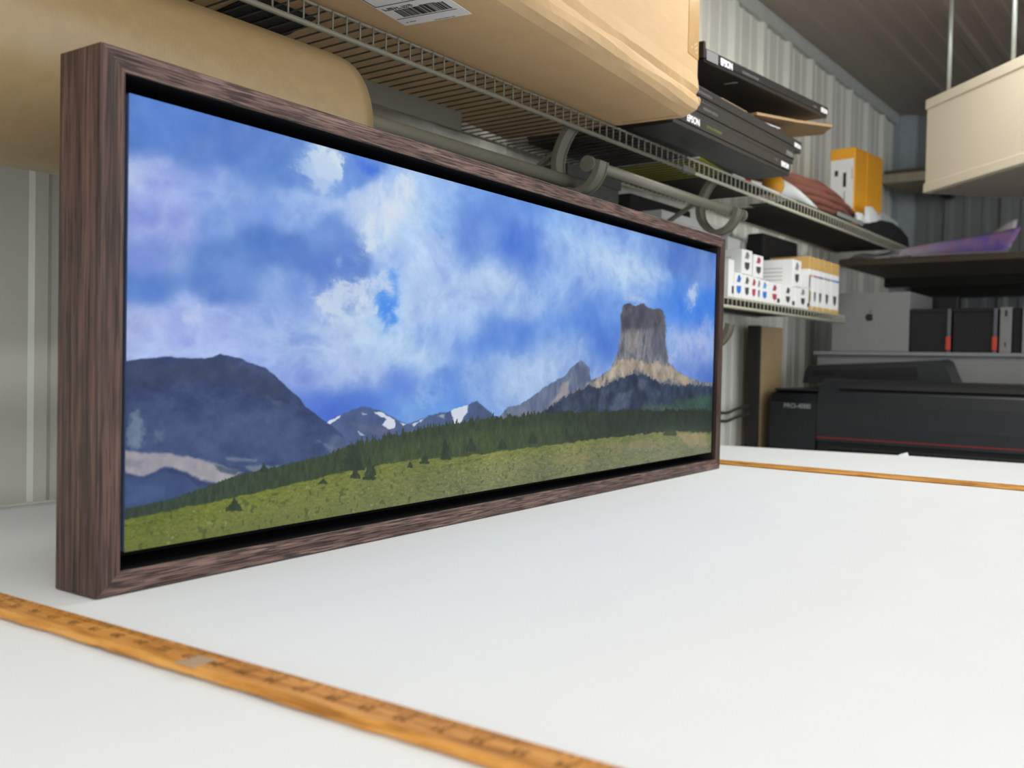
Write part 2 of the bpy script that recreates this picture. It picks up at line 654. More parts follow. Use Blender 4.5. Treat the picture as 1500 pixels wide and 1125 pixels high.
def sdf(poly, X, Y):
    P = np.array(poly, float)
    n = len(P)
    d = np.full(X.shape, 1e9)
    ins = np.zeros(X.shape, bool)
    for i in range(n):
        x0, y0 = P[i]
        x1, y1 = P[(i + 1) % n]
        ex, ey = x1 - x0, y1 - y0
        t_ = np.clip(((X - x0) * ex + (Y - y0) * ey) / (ex * ex + ey * ey + 1e-9), 0, 1)
        d = np.minimum(d, (X - x0 - t_ * ex) ** 2 + (Y - y0 - t_ * ey) ** 2)
        c = ((y0 > Y) != (y1 > Y)) & (X < (x1 - x0) * (Y - y0) / (y1 - y0 + 1e-12) + x0)
        ins ^= c
    d = np.sqrt(d)
    return np.where(ins, -d, d)


sky_pts = [
    (200, 160, 92, 135, 208), (260, 190, 90, 130, 205), (330, 215, 88, 126, 198), (420, 250, 90, 130, 203), (480, 250, 110, 150, 218), (200, 205, 90, 132, 205), (300, 232, 92, 130, 200), (380, 255, 95, 135, 205),
    (196, 250, 178, 195, 236), (240, 275, 150, 170, 230), (300, 268, 140, 166, 228), (360, 290, 135, 165, 225), (200, 320, 150, 168, 228), (260, 330, 148, 166, 226), (320, 330, 125, 158, 220),
    (400, 300, 120, 155, 222), (440, 310, 140, 172, 230), (370, 360, 95, 136, 203), (430, 370, 92, 132, 203), (300, 380, 98, 138, 205), (480, 350, 110, 148, 215), (500, 400, 98, 135, 208),
    (250, 370, 125, 152, 215), (200, 380, 130, 155, 222), (230, 420, 98, 138, 205), (300, 420, 95, 132, 205), (360, 415, 108, 145, 212), (200, 430, 105, 145, 215), (420, 420, 125, 158, 222),
    (200, 470, 168, 184, 232), (260, 455, 150, 172, 232), (240, 500, 160, 180, 235), (320, 480, 155, 176, 232), (380, 470, 150, 176, 232), (320, 510, 160, 182, 238), (430, 500, 155, 182, 232), (420, 460, 135, 165, 228),
    (400, 530, 145, 170, 232), (450, 560, 135, 160, 225), (470, 520, 165, 190, 235), (440, 590, 100, 135, 220), (470, 600, 80, 118, 212), (520, 590, 88, 128, 215), (540, 550, 155, 180, 230), (500, 550, 150, 175, 230),
    (560, 600, 95, 140, 225), (600, 600, 120, 165, 232), (590, 560, 95, 135, 222), (570, 520, 165, 195, 238), (620, 540, 165, 195, 238), (650, 600, 98, 150, 232), (660, 570, 85, 135, 222), (690, 580, 120, 160, 230),
    (620, 450, 165, 192, 238), (600, 400, 160, 188, 238), (640, 380, 165, 192, 238), (590, 350, 165, 195, 240), (560, 320, 178, 200, 238), (620, 300, 165, 195, 238), (660, 310, 125, 165, 230), (700, 290, 128, 170, 235), (640, 270, 150, 185, 240),
    (700, 340, 112, 150, 222), (750, 350, 90, 132, 218), (770, 380, 85, 130, 218), (690, 370, 110, 150, 222), (720, 320, 105, 148, 222), (740, 405, 165, 192, 235), (700, 430, 160, 188, 236), (760, 440, 150, 182, 235),
    (680, 480, 150, 182, 236), (740, 490, 105, 148, 225), (700, 510, 100, 145, 225), (650, 500, 145, 178, 235), (770, 510, 95, 140, 222), (720, 540, 145, 178, 232), (760, 545, 165, 192, 235), (700, 570, 140, 172, 230), (780, 570, 150, 180, 232),
    (780, 300, 118, 160, 232), (820, 320, 135, 178, 240), (850, 360, 170, 205, 245), (900, 390, 165, 195, 240), (820, 370, 130, 165, 230), (800, 410, 135, 172, 235), (870, 410, 145, 178, 236), (830, 440, 130, 168, 232),
    (870, 340, 135, 170, 235), (920, 350, 130, 168, 235), (930, 400, 170, 200, 240), (960, 370, 118, 158, 225), (1000, 380, 92, 132, 208), (1035, 385, 100, 138, 212), (1010, 395, 90, 130, 205), (1040, 410, 140, 170, 230), (960, 420, 155, 188, 240),
    (870, 460, 100, 145, 225), (830, 480, 105, 150, 228), (890, 440, 118, 160, 232), (890, 500, 95, 138, 220), (820, 510, 150, 182, 235), (790, 530, 155, 185, 236), (870, 520, 85, 130, 218), (840, 530, 140, 172, 228), (880, 545, 150, 178, 232),
    (960, 445, 100, 150, 232), (1000, 440, 85, 140, 232), (1030, 440, 68, 132, 232), (1038, 480, 72, 130, 228), (985, 470, 90, 145, 235), (1000, 500, 150, 178, 235), (1030, 510, 155, 178, 235), (1010, 530, 120, 155, 225), (1040, 555, 90, 125, 205), (1000, 545, 118, 152, 225)]
wx = PX + 26 * (nf(14, 1, 4) - .5) + 10 * (nf(50, 2, 3) - .5)
wy = PY + 20 * (nf(14, 5, 4) - .5) + 8 * (nf(50, 6, 3) - .5)
num = np.zeros(PX.shape + (3,))
den = np.zeros(PX.shape)
for (x, y, r_, g_, b_) in sky_pts:
    w_ = np.exp(-((wx - x) ** 2 / (2 * 20 ** 2) + (wy - y) ** 2 / (2 * 15 ** 2))) + 1e-5 / (1 + ((wx - x) ** 2 + (wy - y) ** 2) / 900)
    num += w_[..., None] * np.array([r_, g_, b_])
    den += w_
C = num / den[..., None]
dt = (nf(22, 9, 5, .55) - .5)
C += dt[..., None] * np.array([40, 37, 18])
bl_ = 1 - np.abs(2 * fbm(SS * 24 + nf(8, 95, 3) * 2, TT * 32 + nf(8, 97, 3) * 2, 29, 6, .6) - 1)
C += ((bl_ - .72) * sm(C[..., 0], 90, 160))[..., None] * np.array([46, 40, 18])
C += ((nf(70, 12, 3) - .5) * 9)[..., None]


def blend(alpha, col):
    global C
    col = np.asarray(col, float)
    C = C * (1 - alpha[..., None]) + col * alpha[..., None]


nA = nf(30, 21, 5, .6) - .5
nB = nf(90, 22, 4, .6) - .5


nC = fbm(SS * 26 + 2.2 * nf(9, 91, 3), TT * 34 + 2.2 * nf(9, 93, 3), 23, 6, .62) - .5
BIL = 1 - np.abs(2 * fbm(SS * 30, TT * 38, 27, 5, .6) - 1)


def puff(poly, col, soft=9, rag=26, amt=.9):
    d = sdf(poly, PX, PY) + nC * rag * 3.0 + nB * 10
    body = np.clip(.62 + 2.2 * (BIL - .72) + 1.3 * nA, .25, 1.0)
    core = sm(-d, -soft * .4, soft * 1.7)
    blend(core * body * amt, col)
    halo = sm(-d, -soft * 3.2, soft * 1.2)
    blend(halo * .22 * amt, col)


# bright cumulus with crisp tops, and gaps of deep blue
puff([(520, 232), (560, 240), (575, 262), (545, 270), (525, 262)], (62, 112, 222), 8, 14, .85)
puff([(496, 238), (520, 250), (520, 300), (500, 300)], (82, 128, 218), 10, 14, .6)
puff([(545, 395), (585, 395), (588, 480), (560, 492), (545, 455)], (76, 142, 236), 6, 12, .95)
puff([(990, 440), (1020, 425), (1044, 430), (1044, 475), (1010, 480), (985, 465)], (66, 132, 236), 10, 12, .7)
puff([(474, 226), (488, 230), (500, 250), (492, 262), (478, 250)], (212, 226, 238), 7, 30, .9)
puff([(444, 258), (470, 250), (500, 262), (490, 290), (468, 300), (450, 275)], (178, 200, 236), 10, 34, .75)
puff([(486, 285), (500, 300), (488, 322), (478, 300)], (168, 192, 234), 8, 24, .6)
puff([(575, 262), (602, 255), (612, 285), (606, 320), (585, 330), (565, 372), (540, 376), (532, 350), (540, 320), (556, 300)], (204, 218, 238), 9, 24, .85)
puff([(556, 260), (572, 272), (560, 290), (532, 300), (525, 285)], (178, 200, 236), 9, 18, .6)
puff([(500, 370), (503, 400), (490, 400), (484, 385)], (150, 178, 230), 8, 14, .7)
puff([(460, 415), (545, 405), (555, 388), (574, 400), (578, 432), (555, 435), (530, 452), (520, 470), (470, 470), (450, 440)], (196, 212, 238), 8, 22, .85)
puff([(524, 445), (545, 440), (552, 462), (535, 470), (522, 460)], (200, 216, 240), 5, 12, .85)
puff([(440, 480), (520, 470), (560, 480), (560, 510), (470, 505)], (185, 206, 238), 12, 28, .6)
puff([(262, 462), (292, 452), (290, 474), (264, 478)], (196, 208, 240), 9, 20, .6)
puff([(1000, 432), (1020, 418), (1016, 448), (1008, 456)], (200, 214, 242), 5, 9, .8)
puff([(985, 490), (1020, 476), (1046, 470), (1046, 505), (1005, 528), (984, 530)], (176, 192, 238), 9, 18, .75)
puff([(580, 420), (612, 430), (618, 520), (595, 540), (582, 500)], (176, 204, 240), 12, 24, .5)
puff([(820, 352), (880, 365), (925, 385), (900, 400), (840, 392)], (184, 212, 246), 14, 24, .55)
puff([(925, 378), (940, 380), (945, 400), (925, 402)], (196, 216, 246), 9, 12, .6)
puff([(690, 402), (760, 395), (765, 425), (700, 440)], (178, 202, 240), 14, 24, .5)
puff([(800, 520), (850, 505), (860, 525), (820, 545), (780, 560), (770, 545)], (180, 202, 238), 10, 20, .5)
puff([(600, 555), (640, 560), (640, 600), (610, 610), (596, 590)], (165, 195, 238), 12, 24, .5)
puff([(915, 432), (935, 430), (950, 446), (912, 446)], (182, 204, 242), 6, 10, .7)

C = np.array([146, 174, 228]) + (C - np.array([146, 174, 228])) * np.array([1.16, 1.14, 1.05])
# ---- mountains
rock = nf(60, 31, 6, .62) - .5
streak = fbm(SS * 160, TT * 45, 35, 4, .6) - .5
rag = (nf(140, 33, 4, .6) - .5)


def mount(poly, base, var=(26, 26, 26), ragpx=5, edge=1.3, tex=None):
    d = sdf(poly, PX, PY) + rag * ragpx
    al = sm(-d, -edge, edge)
    tx = rock if tex is None else tex
    col = np.asarray(base, float) + tx[..., None] * np.array(var)
    blend(al, col)
    return al


def patch(poly, base, soft=3, ragpx=14, amt=1.0, var=(20, 20, 20), clip=None):
    d = sdf(poly, PX, PY) + nA * ragpx + nB * ragpx * .6
    al = sm(-d, -soft * .5, soft) * amt
    if clip is not None:
        al = al * clip
    blend(al, np.asarray(base, float) + rock[..., None] * np.array(var))


def snow(poly, amt=.95):
    d = sdf(poly, PX, PY) + rag * 3
    d = d + nB * 5
    blend(sm(-d, -.8, 1.2) * amt, (222, 228, 242))


# far snowy peak, left of centre
m1 = mount([(475, 622), (500, 609), (532, 598), (556, 604), (574, 614), (599, 626), (640, 640), (600, 670), (470, 680)], (74, 92, 138), (40, 36, 30), 4)
patch([(500, 618), (560, 625), (600, 630), (590, 645), (540, 640)], (104, 104, 130), 5, 12, .5, clip=m1)
snow([(476, 622), (500, 610), (498, 616), (481, 626)])
snow([(546, 604), (559, 606), (578, 617), (580, 629), (569, 632), (559, 625), (565, 617), (548, 610)])
snow([(583, 620), (594, 624), (590, 627)])
snow([(530, 608), (538, 610), (530, 611)], .6)
snow([(524, 634), (534, 641), (526, 640)], .6)
m2 = mount([(560, 640), (598, 624), (636, 609), (664, 604), (686, 595), (699, 590), (723, 611), (735, 618), (740, 640), (560, 680)], (72, 92, 136), (40, 38, 34), 4)
patch([(699, 592), (722, 612), (716, 630), (692, 622)], (64, 82, 120), 5, 8, .7, clip=m2)
snow([(660, 604), (686, 595), (685, 607), (667, 631), (661, 636), (664, 614)])
snow([(603, 624), (622, 615), (606, 628)], .85)
snow([(640, 612), (652, 608), (650, 616)], .5)
m3 = mount([(728, 616), (744, 598), (757, 597), (768, 591), (775, 587), (788, 576), (803, 566), (815, 559), (827, 553), (836, 542), (844, 534), (851, 530), (857, 534), (863, 542), (866, 559), (880, 560), (880, 630), (728, 635)], (98, 112, 142), (60, 56, 50), 5, tex=streak)
patch([(730, 612), (768, 594), (780, 605), (760, 625), (735, 625)], (112, 118, 140), 6, 12, .6, (60, 60, 56), m3)
patch([(838, 552), (832, 570), (834, 580), (812, 596), (800, 604), (812, 584), (826, 564)], (168, 158, 156), 4, 10, .8, (50, 48, 44), m3)
patch([(842, 535), (860, 540), (866, 560), (846, 566)], (80, 88, 118), 5, 8, .6, (50, 50, 50), m3)
# tower peak
tower = mount([(780, 618), (803, 597), (820, 586), (837, 576), (850, 570), (865, 560), (880, 552), (893, 545), (901, 527), (905, 514), (908, 500), (909, 480), (909, 465), (911, 455), (914, 448), (919, 447), (924, 447), (928, 450), (933, 450), (938, 447), (943, 447), (948, 452), (956, 455), (966, 454), (971, 458), (974, 465), (975, 480), (975, 500), (977, 520), (978, 534), (985, 538), (993, 546), (1003, 552), (1014, 557), (1027, 561), (1046, 563), (1046, 620), (780, 640)], (114, 116, 126), (150, 144, 134), 4, tex=streak)
patch([(905, 440), (980, 440), (980, 486), (905, 490)], (76, 76, 92), 8, 14, .85, (70, 66, 60), tower)
patch([(945, 480), (980, 478), (980, 538), (950, 520)], (92, 96, 112), 8, 12, .7, (80, 78, 70), tower)
patch([(915, 484), (935, 484), (942, 515), (930, 520), (915, 520)], (146, 142, 140), 6, 14, .6, (90, 84, 76), tower)
patch([(897, 532), (918, 524), (940, 526), (960, 532), (985, 540), (1015, 556), (1005, 566), (985, 560), (960, 560), (930, 545), (905, 556), (875, 576), (868, 574)], (176, 162, 144), 5, 22, .9, (130, 124, 112), tower)
# lower wooded slopes of the tower
sl = mount([(782, 619), (803, 599), (837, 579), (865, 566), (874, 572), (896, 562), (925, 550), (945, 552), (965, 562), (985, 566), (1005, 566), (1046, 568), (1046, 640), (782, 640)], (44, 60, 84), (84, 86, 84), 9)
sl = sl * 1.0
for pl in ([(905, 580), (925, 574), (920, 600), (900, 606), (895, 600)], [(935, 556), (950, 560), (940, 572), (928, 570)], [(880, 572), (900, 566), (890, 590)]):
    patch(pl, (92, 104, 128), 5, 12, .55, clip=sl)
patch([(985, 556), (1005, 556), (1004, 566), (982, 562)], (186, 162, 134), 4, 8, .7)
patch([(985, 590), (1046, 578), (1046, 606), (960, 606)], (60, 92, 74), 8, 18, .8, (44, 50, 34), sl)
patch([(940, 590), (975, 594), (985, 606), (935, 604)], (84, 110, 84), 7, 14, .6, (40, 44, 30), sl)

# big dark mountain on the left
bigtx = fbm(SS * 45, TT * 70, 131, 6, .68) - .5
big = mount([(170, 534), (200, 531), (240, 526), (270, 528), (300, 528), (312, 526), (322, 522), (336, 525), (350, 528), (370, 536), (388, 542), (402, 552), (414, 564), (428, 578), (438, 586), (446, 598), (458, 606), (474, 618), (488, 628), (500, 640), (512, 660), (512, 800), (170, 800)], (50, 68, 112), (64, 62, 54), 3, tex=bigtx)
patch([(180, 530), (320, 526), (400, 552), (440, 590), (420, 600), (330, 560), (180, 580)], (46, 56, 86), 16, 30, .6, (50, 50, 46), big)
patch([(180, 600), (400, 610), (500, 650), (420, 690), (180, 690)], (74, 96, 138), 24, 40, .5, (50, 48, 44), big)
patch([(330, 530), (352, 540), (345, 560), (332, 552)], (74, 84, 110), 8, 16, .5, clip=big)
patch([(392, 584), (414, 590), (412, 600), (396, 596)], (96, 110, 128), 5, 14, .5, clip=big)
patch([(184, 604), (208, 606), (212, 650), (200, 662), (184, 660)], (128, 140, 164), 6, 34, .75, (60, 60, 60), big)
patch([(225, 634), (240, 634), (238, 650), (228, 650)], (110, 124, 150), 5, 18, .5, clip=big)
patch([(180, 661), (210, 667), (248, 668), (282, 670), (310, 680), (344, 691), (357, 695), (332, 709), (319, 712), (291, 711), (273, 698), (241, 689), (210, 702), (180, 696)], (170, 164, 170), 4, 10, .92, (60, 56, 50), big)
patch([(180, 672), (208, 678), (206, 690), (180, 688)], (118, 120, 146), 6, 14, .6, (40, 40, 40), big)
patch([(329, 673), (377, 676), (374, 680), (332, 678)], (128, 136, 156), 3, 8, .7, clip=big)
patch([(357, 686), (417, 684), (410, 694), (370, 697)], (130, 134, 156), 4, 8, .75, clip=big)
patch([(312, 683), (352, 693), (344, 700), (322, 694)], (62, 82, 104), 3, 8, .85, clip=big)
patch([(466, 644), (492, 660), (486, 668), (462, 650)], (118, 128, 150), 4, 12, .6, (50, 50, 50), big)
patch([(476, 632), (505, 645), (508, 668), (488, 664)], (92, 104, 134), 5, 20, .6, (60, 60, 60), big)
patch([(180, 702), (212, 703), (240, 692), (272, 700), (291, 713), (318, 716), (250, 736), (180, 752)], (56, 78, 124), 4, 8, .9, (26, 26, 24), big)
patch([(184, 712), (250, 716), (240, 736), (184, 744)], (74, 98, 146), 8, 24, .5, clip=big)

# forest belt: ragged conifer tops
ftop = np.interp(PX, [170, 184, 248, 304, 355, 430, 480, 510, 545, 600, 650, 700, 740, 780, 803, 872, 924, 1046],
                 [751, 749, 736, 716, 698, 682, 670, 656, 649, 636, 628, 619, 614, 611, 609, 606, 604, 603])
amp = np.interp(PX, [170, 480, 520, 700, 900, 1046], [1.5, 3, 9, 8, 5, 4])
col_n = fbm(PX * .33, PX * 0 + 3.3, 41, 3, .7)
spike = np.abs(((PX * .21 + 2 * fbm(PX * .05, PX * 0, 44, 2)) % 1) - .5) * 2
ed = ftop - amp * (col_n * 1.4 - .5) - amp * .8 * (1 - spike) * (vnoise(PX * .21, PX * 0 + 7.5, 48) > .45)
al = sm(PY - ed, -.7, 1.0)
g1 = np.stack([np.interp(PX, [180, 450, 700, 900, 1046], v) for v in ([46, 50, 46, 36, 32], [64, 68, 64, 50, 46], [52, 42, 40, 38, 36])], -1)
tree_tx = fbm(PX * .30, PY * .09, 51, 4, .65) - .5
blend(al, g1 + tree_tx[..., None] * np.array([34, 42, 26]))
lf = sm(PY - (ftop + 10), -4, 14) * sm(PX, 480, 600) * sm(900 - PX, 0, 120)
blend(lf * al * .45, np.array([76, 92, 52]) + tree_tx[..., None] * np.array([50, 60, 36]))
# meadow
mtop = np.interp(PX, [170, 184, 263, 344, 428, 500, 560, 599, 660, 768, 872, 920, 976, 1000, 1046],
                 [768, 765, 748, 732, 712, 695, 683, 676, 673, 659, 645, 640, 633, 634, 636])
al = sm(PY - (mtop + (nf(120, 55, 3) - .5) * 5), -1, 1.5)
mtx = fbm(PX * .22, PY * .5, 61, 4, .7) - .5
mlow = nf(16, 65, 4) - .5
pos = sm(PX, 184, 1040)
haze = sm(PX + (PY - 640) * 3, 560, 1040)
mc = (1 - pos)[..., None] * np.array([106, 116, 42]) + pos[..., None] * np.array([120, 126, 70])
mc = mc * (1 - .62 * haze * sm(PY - mtop, 0, 24))[..., None] + (.62 * haze * sm(PY - mtop, 0, 24))[..., None] * np.array([118, 122, 98])
blend(al, mc + mtx[..., None] * np.array([70, 66, 40]) + mlow[..., None] * np.array([44, 34, 20]))
low = al * sm(PY - mtop, 20, 70) * sm(700 - PX, 0, 300)
blend(low * .35 * (mtx > .04), (72, 84, 36))
spk = (nf(260, 71, 2, .7) > .73) & (PY > mtop + 8)
spk = spk & (nf(40, 77, 3) > .5)
blend(spk * .6, (158, 158, 116))
dk = (nf(200, 74, 2, .7) > .74) & (PY > mtop + 6)
blend(dk * .5, (62, 76, 38))
patch([(985, 636), (1035, 638), (1034, 654), (1010, 656), (1000, 646)], (176, 150, 112), 4, 14, .75, (80, 70, 50))
patch([(880, 650), (950, 646), (960, 656), (900, 664)], (146, 132, 98), 7, 20, .6, (60, 56, 40))
patch([(800, 672), (870, 662), (880, 674), (820, 682)], (146, 134, 86), 7, 20, .5, (60, 56, 40))


def fir(x, yb, h, wd, col=(38, 54, 38), amt=.9):
    yy = (PY - (yb - h)) / h
    wv_ = wd * np.clip(yy, 0, 1) * (.75 + .5 * fbm(PY * .35 + x, PY * 0 + x, 81, 2)) + nB * wd * .9
    a_ = sm(wv_ - np.abs(PX - x), -.8, .8) * (yy > 0) * (yy < 1)
    blend(a_ * amt, np.array(col) + tree_tx[..., None] * np.array([30, 34, 20]))


for a_ in ((343, 752, 26, 13), (386, 695, 14, 6), (516, 692, 44, 19), (541, 706, 36, 11), (520, 704, 16, 9), (622, 682, 22, 7), (652, 676, 30, 9), (643, 640, 16, 4), (700, 634, 12, 4),
           (983, 640, 30, 11), (690, 664, 20, 8), (735, 660, 18, 7), (780, 652, 20, 7), (474, 712, 8, 8), (880, 640, 16, 7), (830, 646, 16, 6), (600, 688, 10, 5), (570, 646, 14, 3), (612, 640, 13, 3), (590, 640, 11, 3), (850, 642, 14, 5)):
    fir(*a_)
blend(sm(PX, 880, 1000) * sm(PY - mtop, -30, 10) * .18, (150, 160, 150))
C = np.clip(C, 4, 250)
lin = (C / 255.0)
lin = np.where(lin <= .04045, lin / 12.92, ((lin + .055) / 1.055) ** 2.4)

me = bpy.data.meshes.new('landscape_print')
nv = NX * NY
co = np.zeros((nv, 3), np.float32)
co[:, 0] = SS.ravel()
co[:, 1] = CY - .0003
co[:, 2] = TT.ravel()
ii, jj = np.meshgrid(np.arange(NX - 1), np.arange(NY - 1), indexing='ij')
q0 = (ii * NY + jj).ravel()
faces = np.stack([q0, q0 + NY, q0 + NY + 1, q0 + 1], 1).astype(np.int32)
nfc = len(faces)
me.vertices.add(nv)
me.vertices.foreach_set('co', co.ravel())
me.loops.add(nfc * 4)
me.loops.foreach_set('vertex_index', faces.ravel())
me.polygons.add(nfc)
me.polygons.foreach_set('loop_start', np.arange(0, nfc * 4, 4, dtype=np.int32))
me.polygons.foreach_set('loop_total', np.full(nfc, 4, np.int32))
me.update(calc_edges=True)
att = me.color_attributes.new('ink', 'FLOAT_COLOR', 'POINT')
rgba = np.ones((nv, 4), np.float32)
rgba[:, :3] = lin.reshape(-1, 3)
att.data.foreach_set('color', rgba.ravel())
m = bpy.data.materials.new('satin_print')
m.use_nodes = True
nt = m.node_tree
bs = nt.nodes['Principled BSDF']
bs.inputs['Roughness'].default_value = .45
bs.inputs['Specular IOR Level'].default_value = .25
an = nt.nodes.new('ShaderNodeAttribute')
an.attribute_name = 'ink'
PRINT_GAIN = nt.nodes.new('ShaderNodeVectorMath')
PRINT_GAIN.operation = 'SCALE'
PRINT_GAIN.inputs['Scale'].default_value = .80
nt.links.new(an.outputs['Color'], PRINT_GAIN.inputs[0])
nt.links.new(PRINT_GAIN.outputs[0], bs.inputs['Base Color'])
me.materials.append(m)
o = bpy.data.objects.new('landscape_print', me)
COL.objects.link(o)
o.parent = fr
o['label'] = 'printed panorama of blue cloudy sky, tower-shaped peak and green meadow'

# ================================================================== WIRE SHELVES
WP = .0254
Z_TOP = .676      # top of deck wires
LIPV = .25


M_deck = mat('shaded_deck_wire', (66, 62, 53), .6, noise=.05)  # shade under the decks is painted into this wire colour
M_wire2 = mat('lit_coated_wire', (186, 184, 164), .4, noise=.02)  # lit copy of M_wire: light on the far lips put into the colour


def wire_shelf(name, label, u0, u1, ztop, depth0=.535, lip=.034, M_wire=M_wire):
    t = thing(name, label, 'shelf', ((u0 + u1) / 2, .4, ztop - lip), group='wire wall shelves')
    # cross rods
    link('front_rail', tube([(u0, LIPV, ztop - lip), (u1, LIPV, ztop - lip)], .0042, 8), M_wire, t, True)
    link('front_top_rod', tube([(u0, LIPV + .003, ztop - .004), (u1, LIPV + .003, ztop - .004)], .0026, 6), M_wire, t, True)
    link('back_rod', tube([(u0, depth0, ztop - .004), (u1, depth0, ztop - .004)], .003, 6), M_wire, t, True)
    n = int((u1 - u0) / WP)
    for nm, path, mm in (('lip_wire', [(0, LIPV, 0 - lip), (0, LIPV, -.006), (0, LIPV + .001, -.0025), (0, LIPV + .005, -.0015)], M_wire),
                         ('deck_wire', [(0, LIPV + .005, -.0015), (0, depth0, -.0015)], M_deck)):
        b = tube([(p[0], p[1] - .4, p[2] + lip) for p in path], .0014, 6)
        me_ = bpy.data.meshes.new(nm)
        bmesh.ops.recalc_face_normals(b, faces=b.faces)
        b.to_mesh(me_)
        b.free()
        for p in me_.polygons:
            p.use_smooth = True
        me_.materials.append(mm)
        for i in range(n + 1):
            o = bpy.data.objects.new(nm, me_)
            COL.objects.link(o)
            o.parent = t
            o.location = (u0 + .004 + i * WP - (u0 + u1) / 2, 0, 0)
    return t


s1 = wire_shelf('wire_shelf', 'upper white wire shelf holding the big cardboard box', -.5, 1.525, Z_TOP)
s2 = wire_shelf('wire_shelf', 'upper white wire shelf holding the black cartons and orange parcel', 1.535, 3.45, Z_TOP, M_wire=M_wire2)
s3 = wire_shelf('wire_shelf', 'lower white wire shelf crowded with small white ink cartons', .95, 2.655, .376, lip=.026, M_wire=M_wire2)
# flat rail on the wall side, under the deck
for t_, a, b_ in ((s1, -.5, .95),):
    link('support_rail', box(a, b_, .425, .437, .632, .668, .002), M_brk, t_)
link('joint_clip', box(1.50, 1.56, .243, .258, .636, .650, .002), M_brk, s2)

HOOK = [(.250, .645), (.264, .640), (.278, .620), (.288, .597), (.2905, .572), (.283, .548), (.264, .528), (.240, .5205), (.216, .530), (.200, .550), (.193, .574)]


def bracket(label, u, dz=0, parts=True):
    t = thing('shelf_bracket', label, 'bracket', (u, .25, .515 + dz), group='hooked shelf brackets')
    P = catmull([(a, b + dz) for a, b in HOOK], 5)
    link('hook', ribbon(P, .006, u - .014, u + .014), M_brk, t)
    for s in (-1, 1):
        link('hook_flange', ribbon(P, .012, u + s * .014 - .0012, u + s * .014 + .0012), M_brk, t)
    link('brace', box(-.007, .007, 0, .30, -.004, .004, .001, M=Matrix.Translation((u, .287, .606 + dz)) @ Matrix.Rotation(math.radians(-29), 4, 'X')), M_brk, t)
    link('brace_foot', box(u - .012, u + .012, .545, .559, .42 + dz, .50 + dz, .002), M_brk, t)
    return t


bracket('grey-white shelf bracket with rod hook above the middle of the picture frame', 1.075)
bracket('grey-white shelf bracket with rod hook above the far corner of the picture frame', 1.686)
bracket('grey-white shelf bracket under the wire shelf, off to the near end', -.44)
bracket('pale shelf bracket under the lower wire shelf just right of the picture frame', 1.655, -.272)

link('deck_shade_sheet', box(.96, 2.65, .262, .53, .3752, .3762), mat('deck_shade', (24, 23, 20), .8), s3)  # added dark sheets, painting the shade under the loaded decks
link('deck_shade_sheet', box(1.78, 2.08, .262, .53, .6752, .6762), mat('deck_shade', (24, 23, 20), .8), s2)
link('deck_shade_sheet', box(2.27, 3.44, .262, .53, .6752, .6762), mat('deck_shade', (24, 23, 20), .8), s2)

# rods
t = thing('closet_rod', 'long grey-white hanging rod carrying the brown paper roll', 'rod', (.2, .262, .533))
link('rod', tube([(-.46, .262, .5420), (1.085, .262, .5420)], .0118, 20), M_rod, t, True)
t = thing('closet_rod', 'shorter grey-white hanging rod held between the two hooked brackets', 'rod', (1.4, .213, .56))
link('rod', tube([(1.062, .213, .5675), (1.745, .213, .5675)], .0105, 20), M_rod, t, True)
link('end_cap', tube([(1.054, .213, .5675), (1.062, .213, .5675)], .0150, 24), M_brk, t)
link('end_cap', tube([(1.742, .213, .5675), (1.752, .213, .5675)], .0150, 24), M_brk, t)

# kraft roll
RV, RZc, RR = .284, .5075, .1120
t = thing('kraft_paper_roll', 'thick roll of brown kraft paper hanging behind the near end of the picture', 'paper roll', (0, RV, RZc - RR))
nseg = 96
b = bmesh.new()
xs = [-.36 + (.474 + .36) * i / 40 for i in range(41)]
rings = []
for x in xs:
    ring = []
    for k in range(nseg):
        a = k * 2 * math.pi / nseg
        rr = RR * (1 + .004 * math.sin(3 * a + x * 2) + .003 * math.sin(5 * a - x * 5)) - (.0015 if x > .47 else 0)
        ring.append(b.verts.new((x, RV + rr * math.cos(a), RZc + rr * math.sin(a))))
    rings.append(ring)
for i in range(40):
    for k in range(nseg):
        b.faces.new((rings[i][k], rings[i][(k + 1) % nseg], rings[i + 1][(k + 1) % nseg], rings[i + 1][k]))
ri = .0485
inner = [[b.verts.new((x, .262 + ri * math.cos(k * 2 * math.pi / nseg), .5060 + ri * math.sin(k * 2 * math.pi / nseg))) for k in range(nseg)] for x in (-.36, .474)]
for k in range(nseg):
    b.faces.new((rings[0][k], inner[0][k], inner[0][(k + 1) % nseg], rings[0][(k + 1) % nseg]))
    b.faces.new((rings[-1][k], rings[-1][(k + 1) % nseg], inner[1][(k + 1) % nseg], inner[1][k]))
    b.faces.new((inner[0][k], inner[1][k], inner[1][(k + 1) % nseg], inner[0][(k + 1) % nseg]))
link('wound_paper', b, M_kraft, t, True)
bm = bmesh.new()
for (r1) in (.0485,):
    o1 = [[bm.verts.new((x, .262 + r_ * math.cos(k * math.pi / 24), .5060 + r_ * math.sin(k * math.pi / 24))) for k in range(48)] for x in (-.362, .476) for r_ in (.0478, .0440)]
    for k in range(48):
        j = (k + 1) % 48
        bm.faces.new((o1[0][k], o1[0][j], o1[2][j], o1[2][k]))
        bm.faces.new((o1[1][k], o1[3][k], o1[3][j], o1[1][j]))
        bm.faces.new((o1[0][k], o1[1][k], o1[1][j], o1[0][j]))
        bm.faces.new((o1[2][k], o1[2][j], o1[3][j], o1[3][k]))
link('core_tube', bm, M_cardd, t, True)

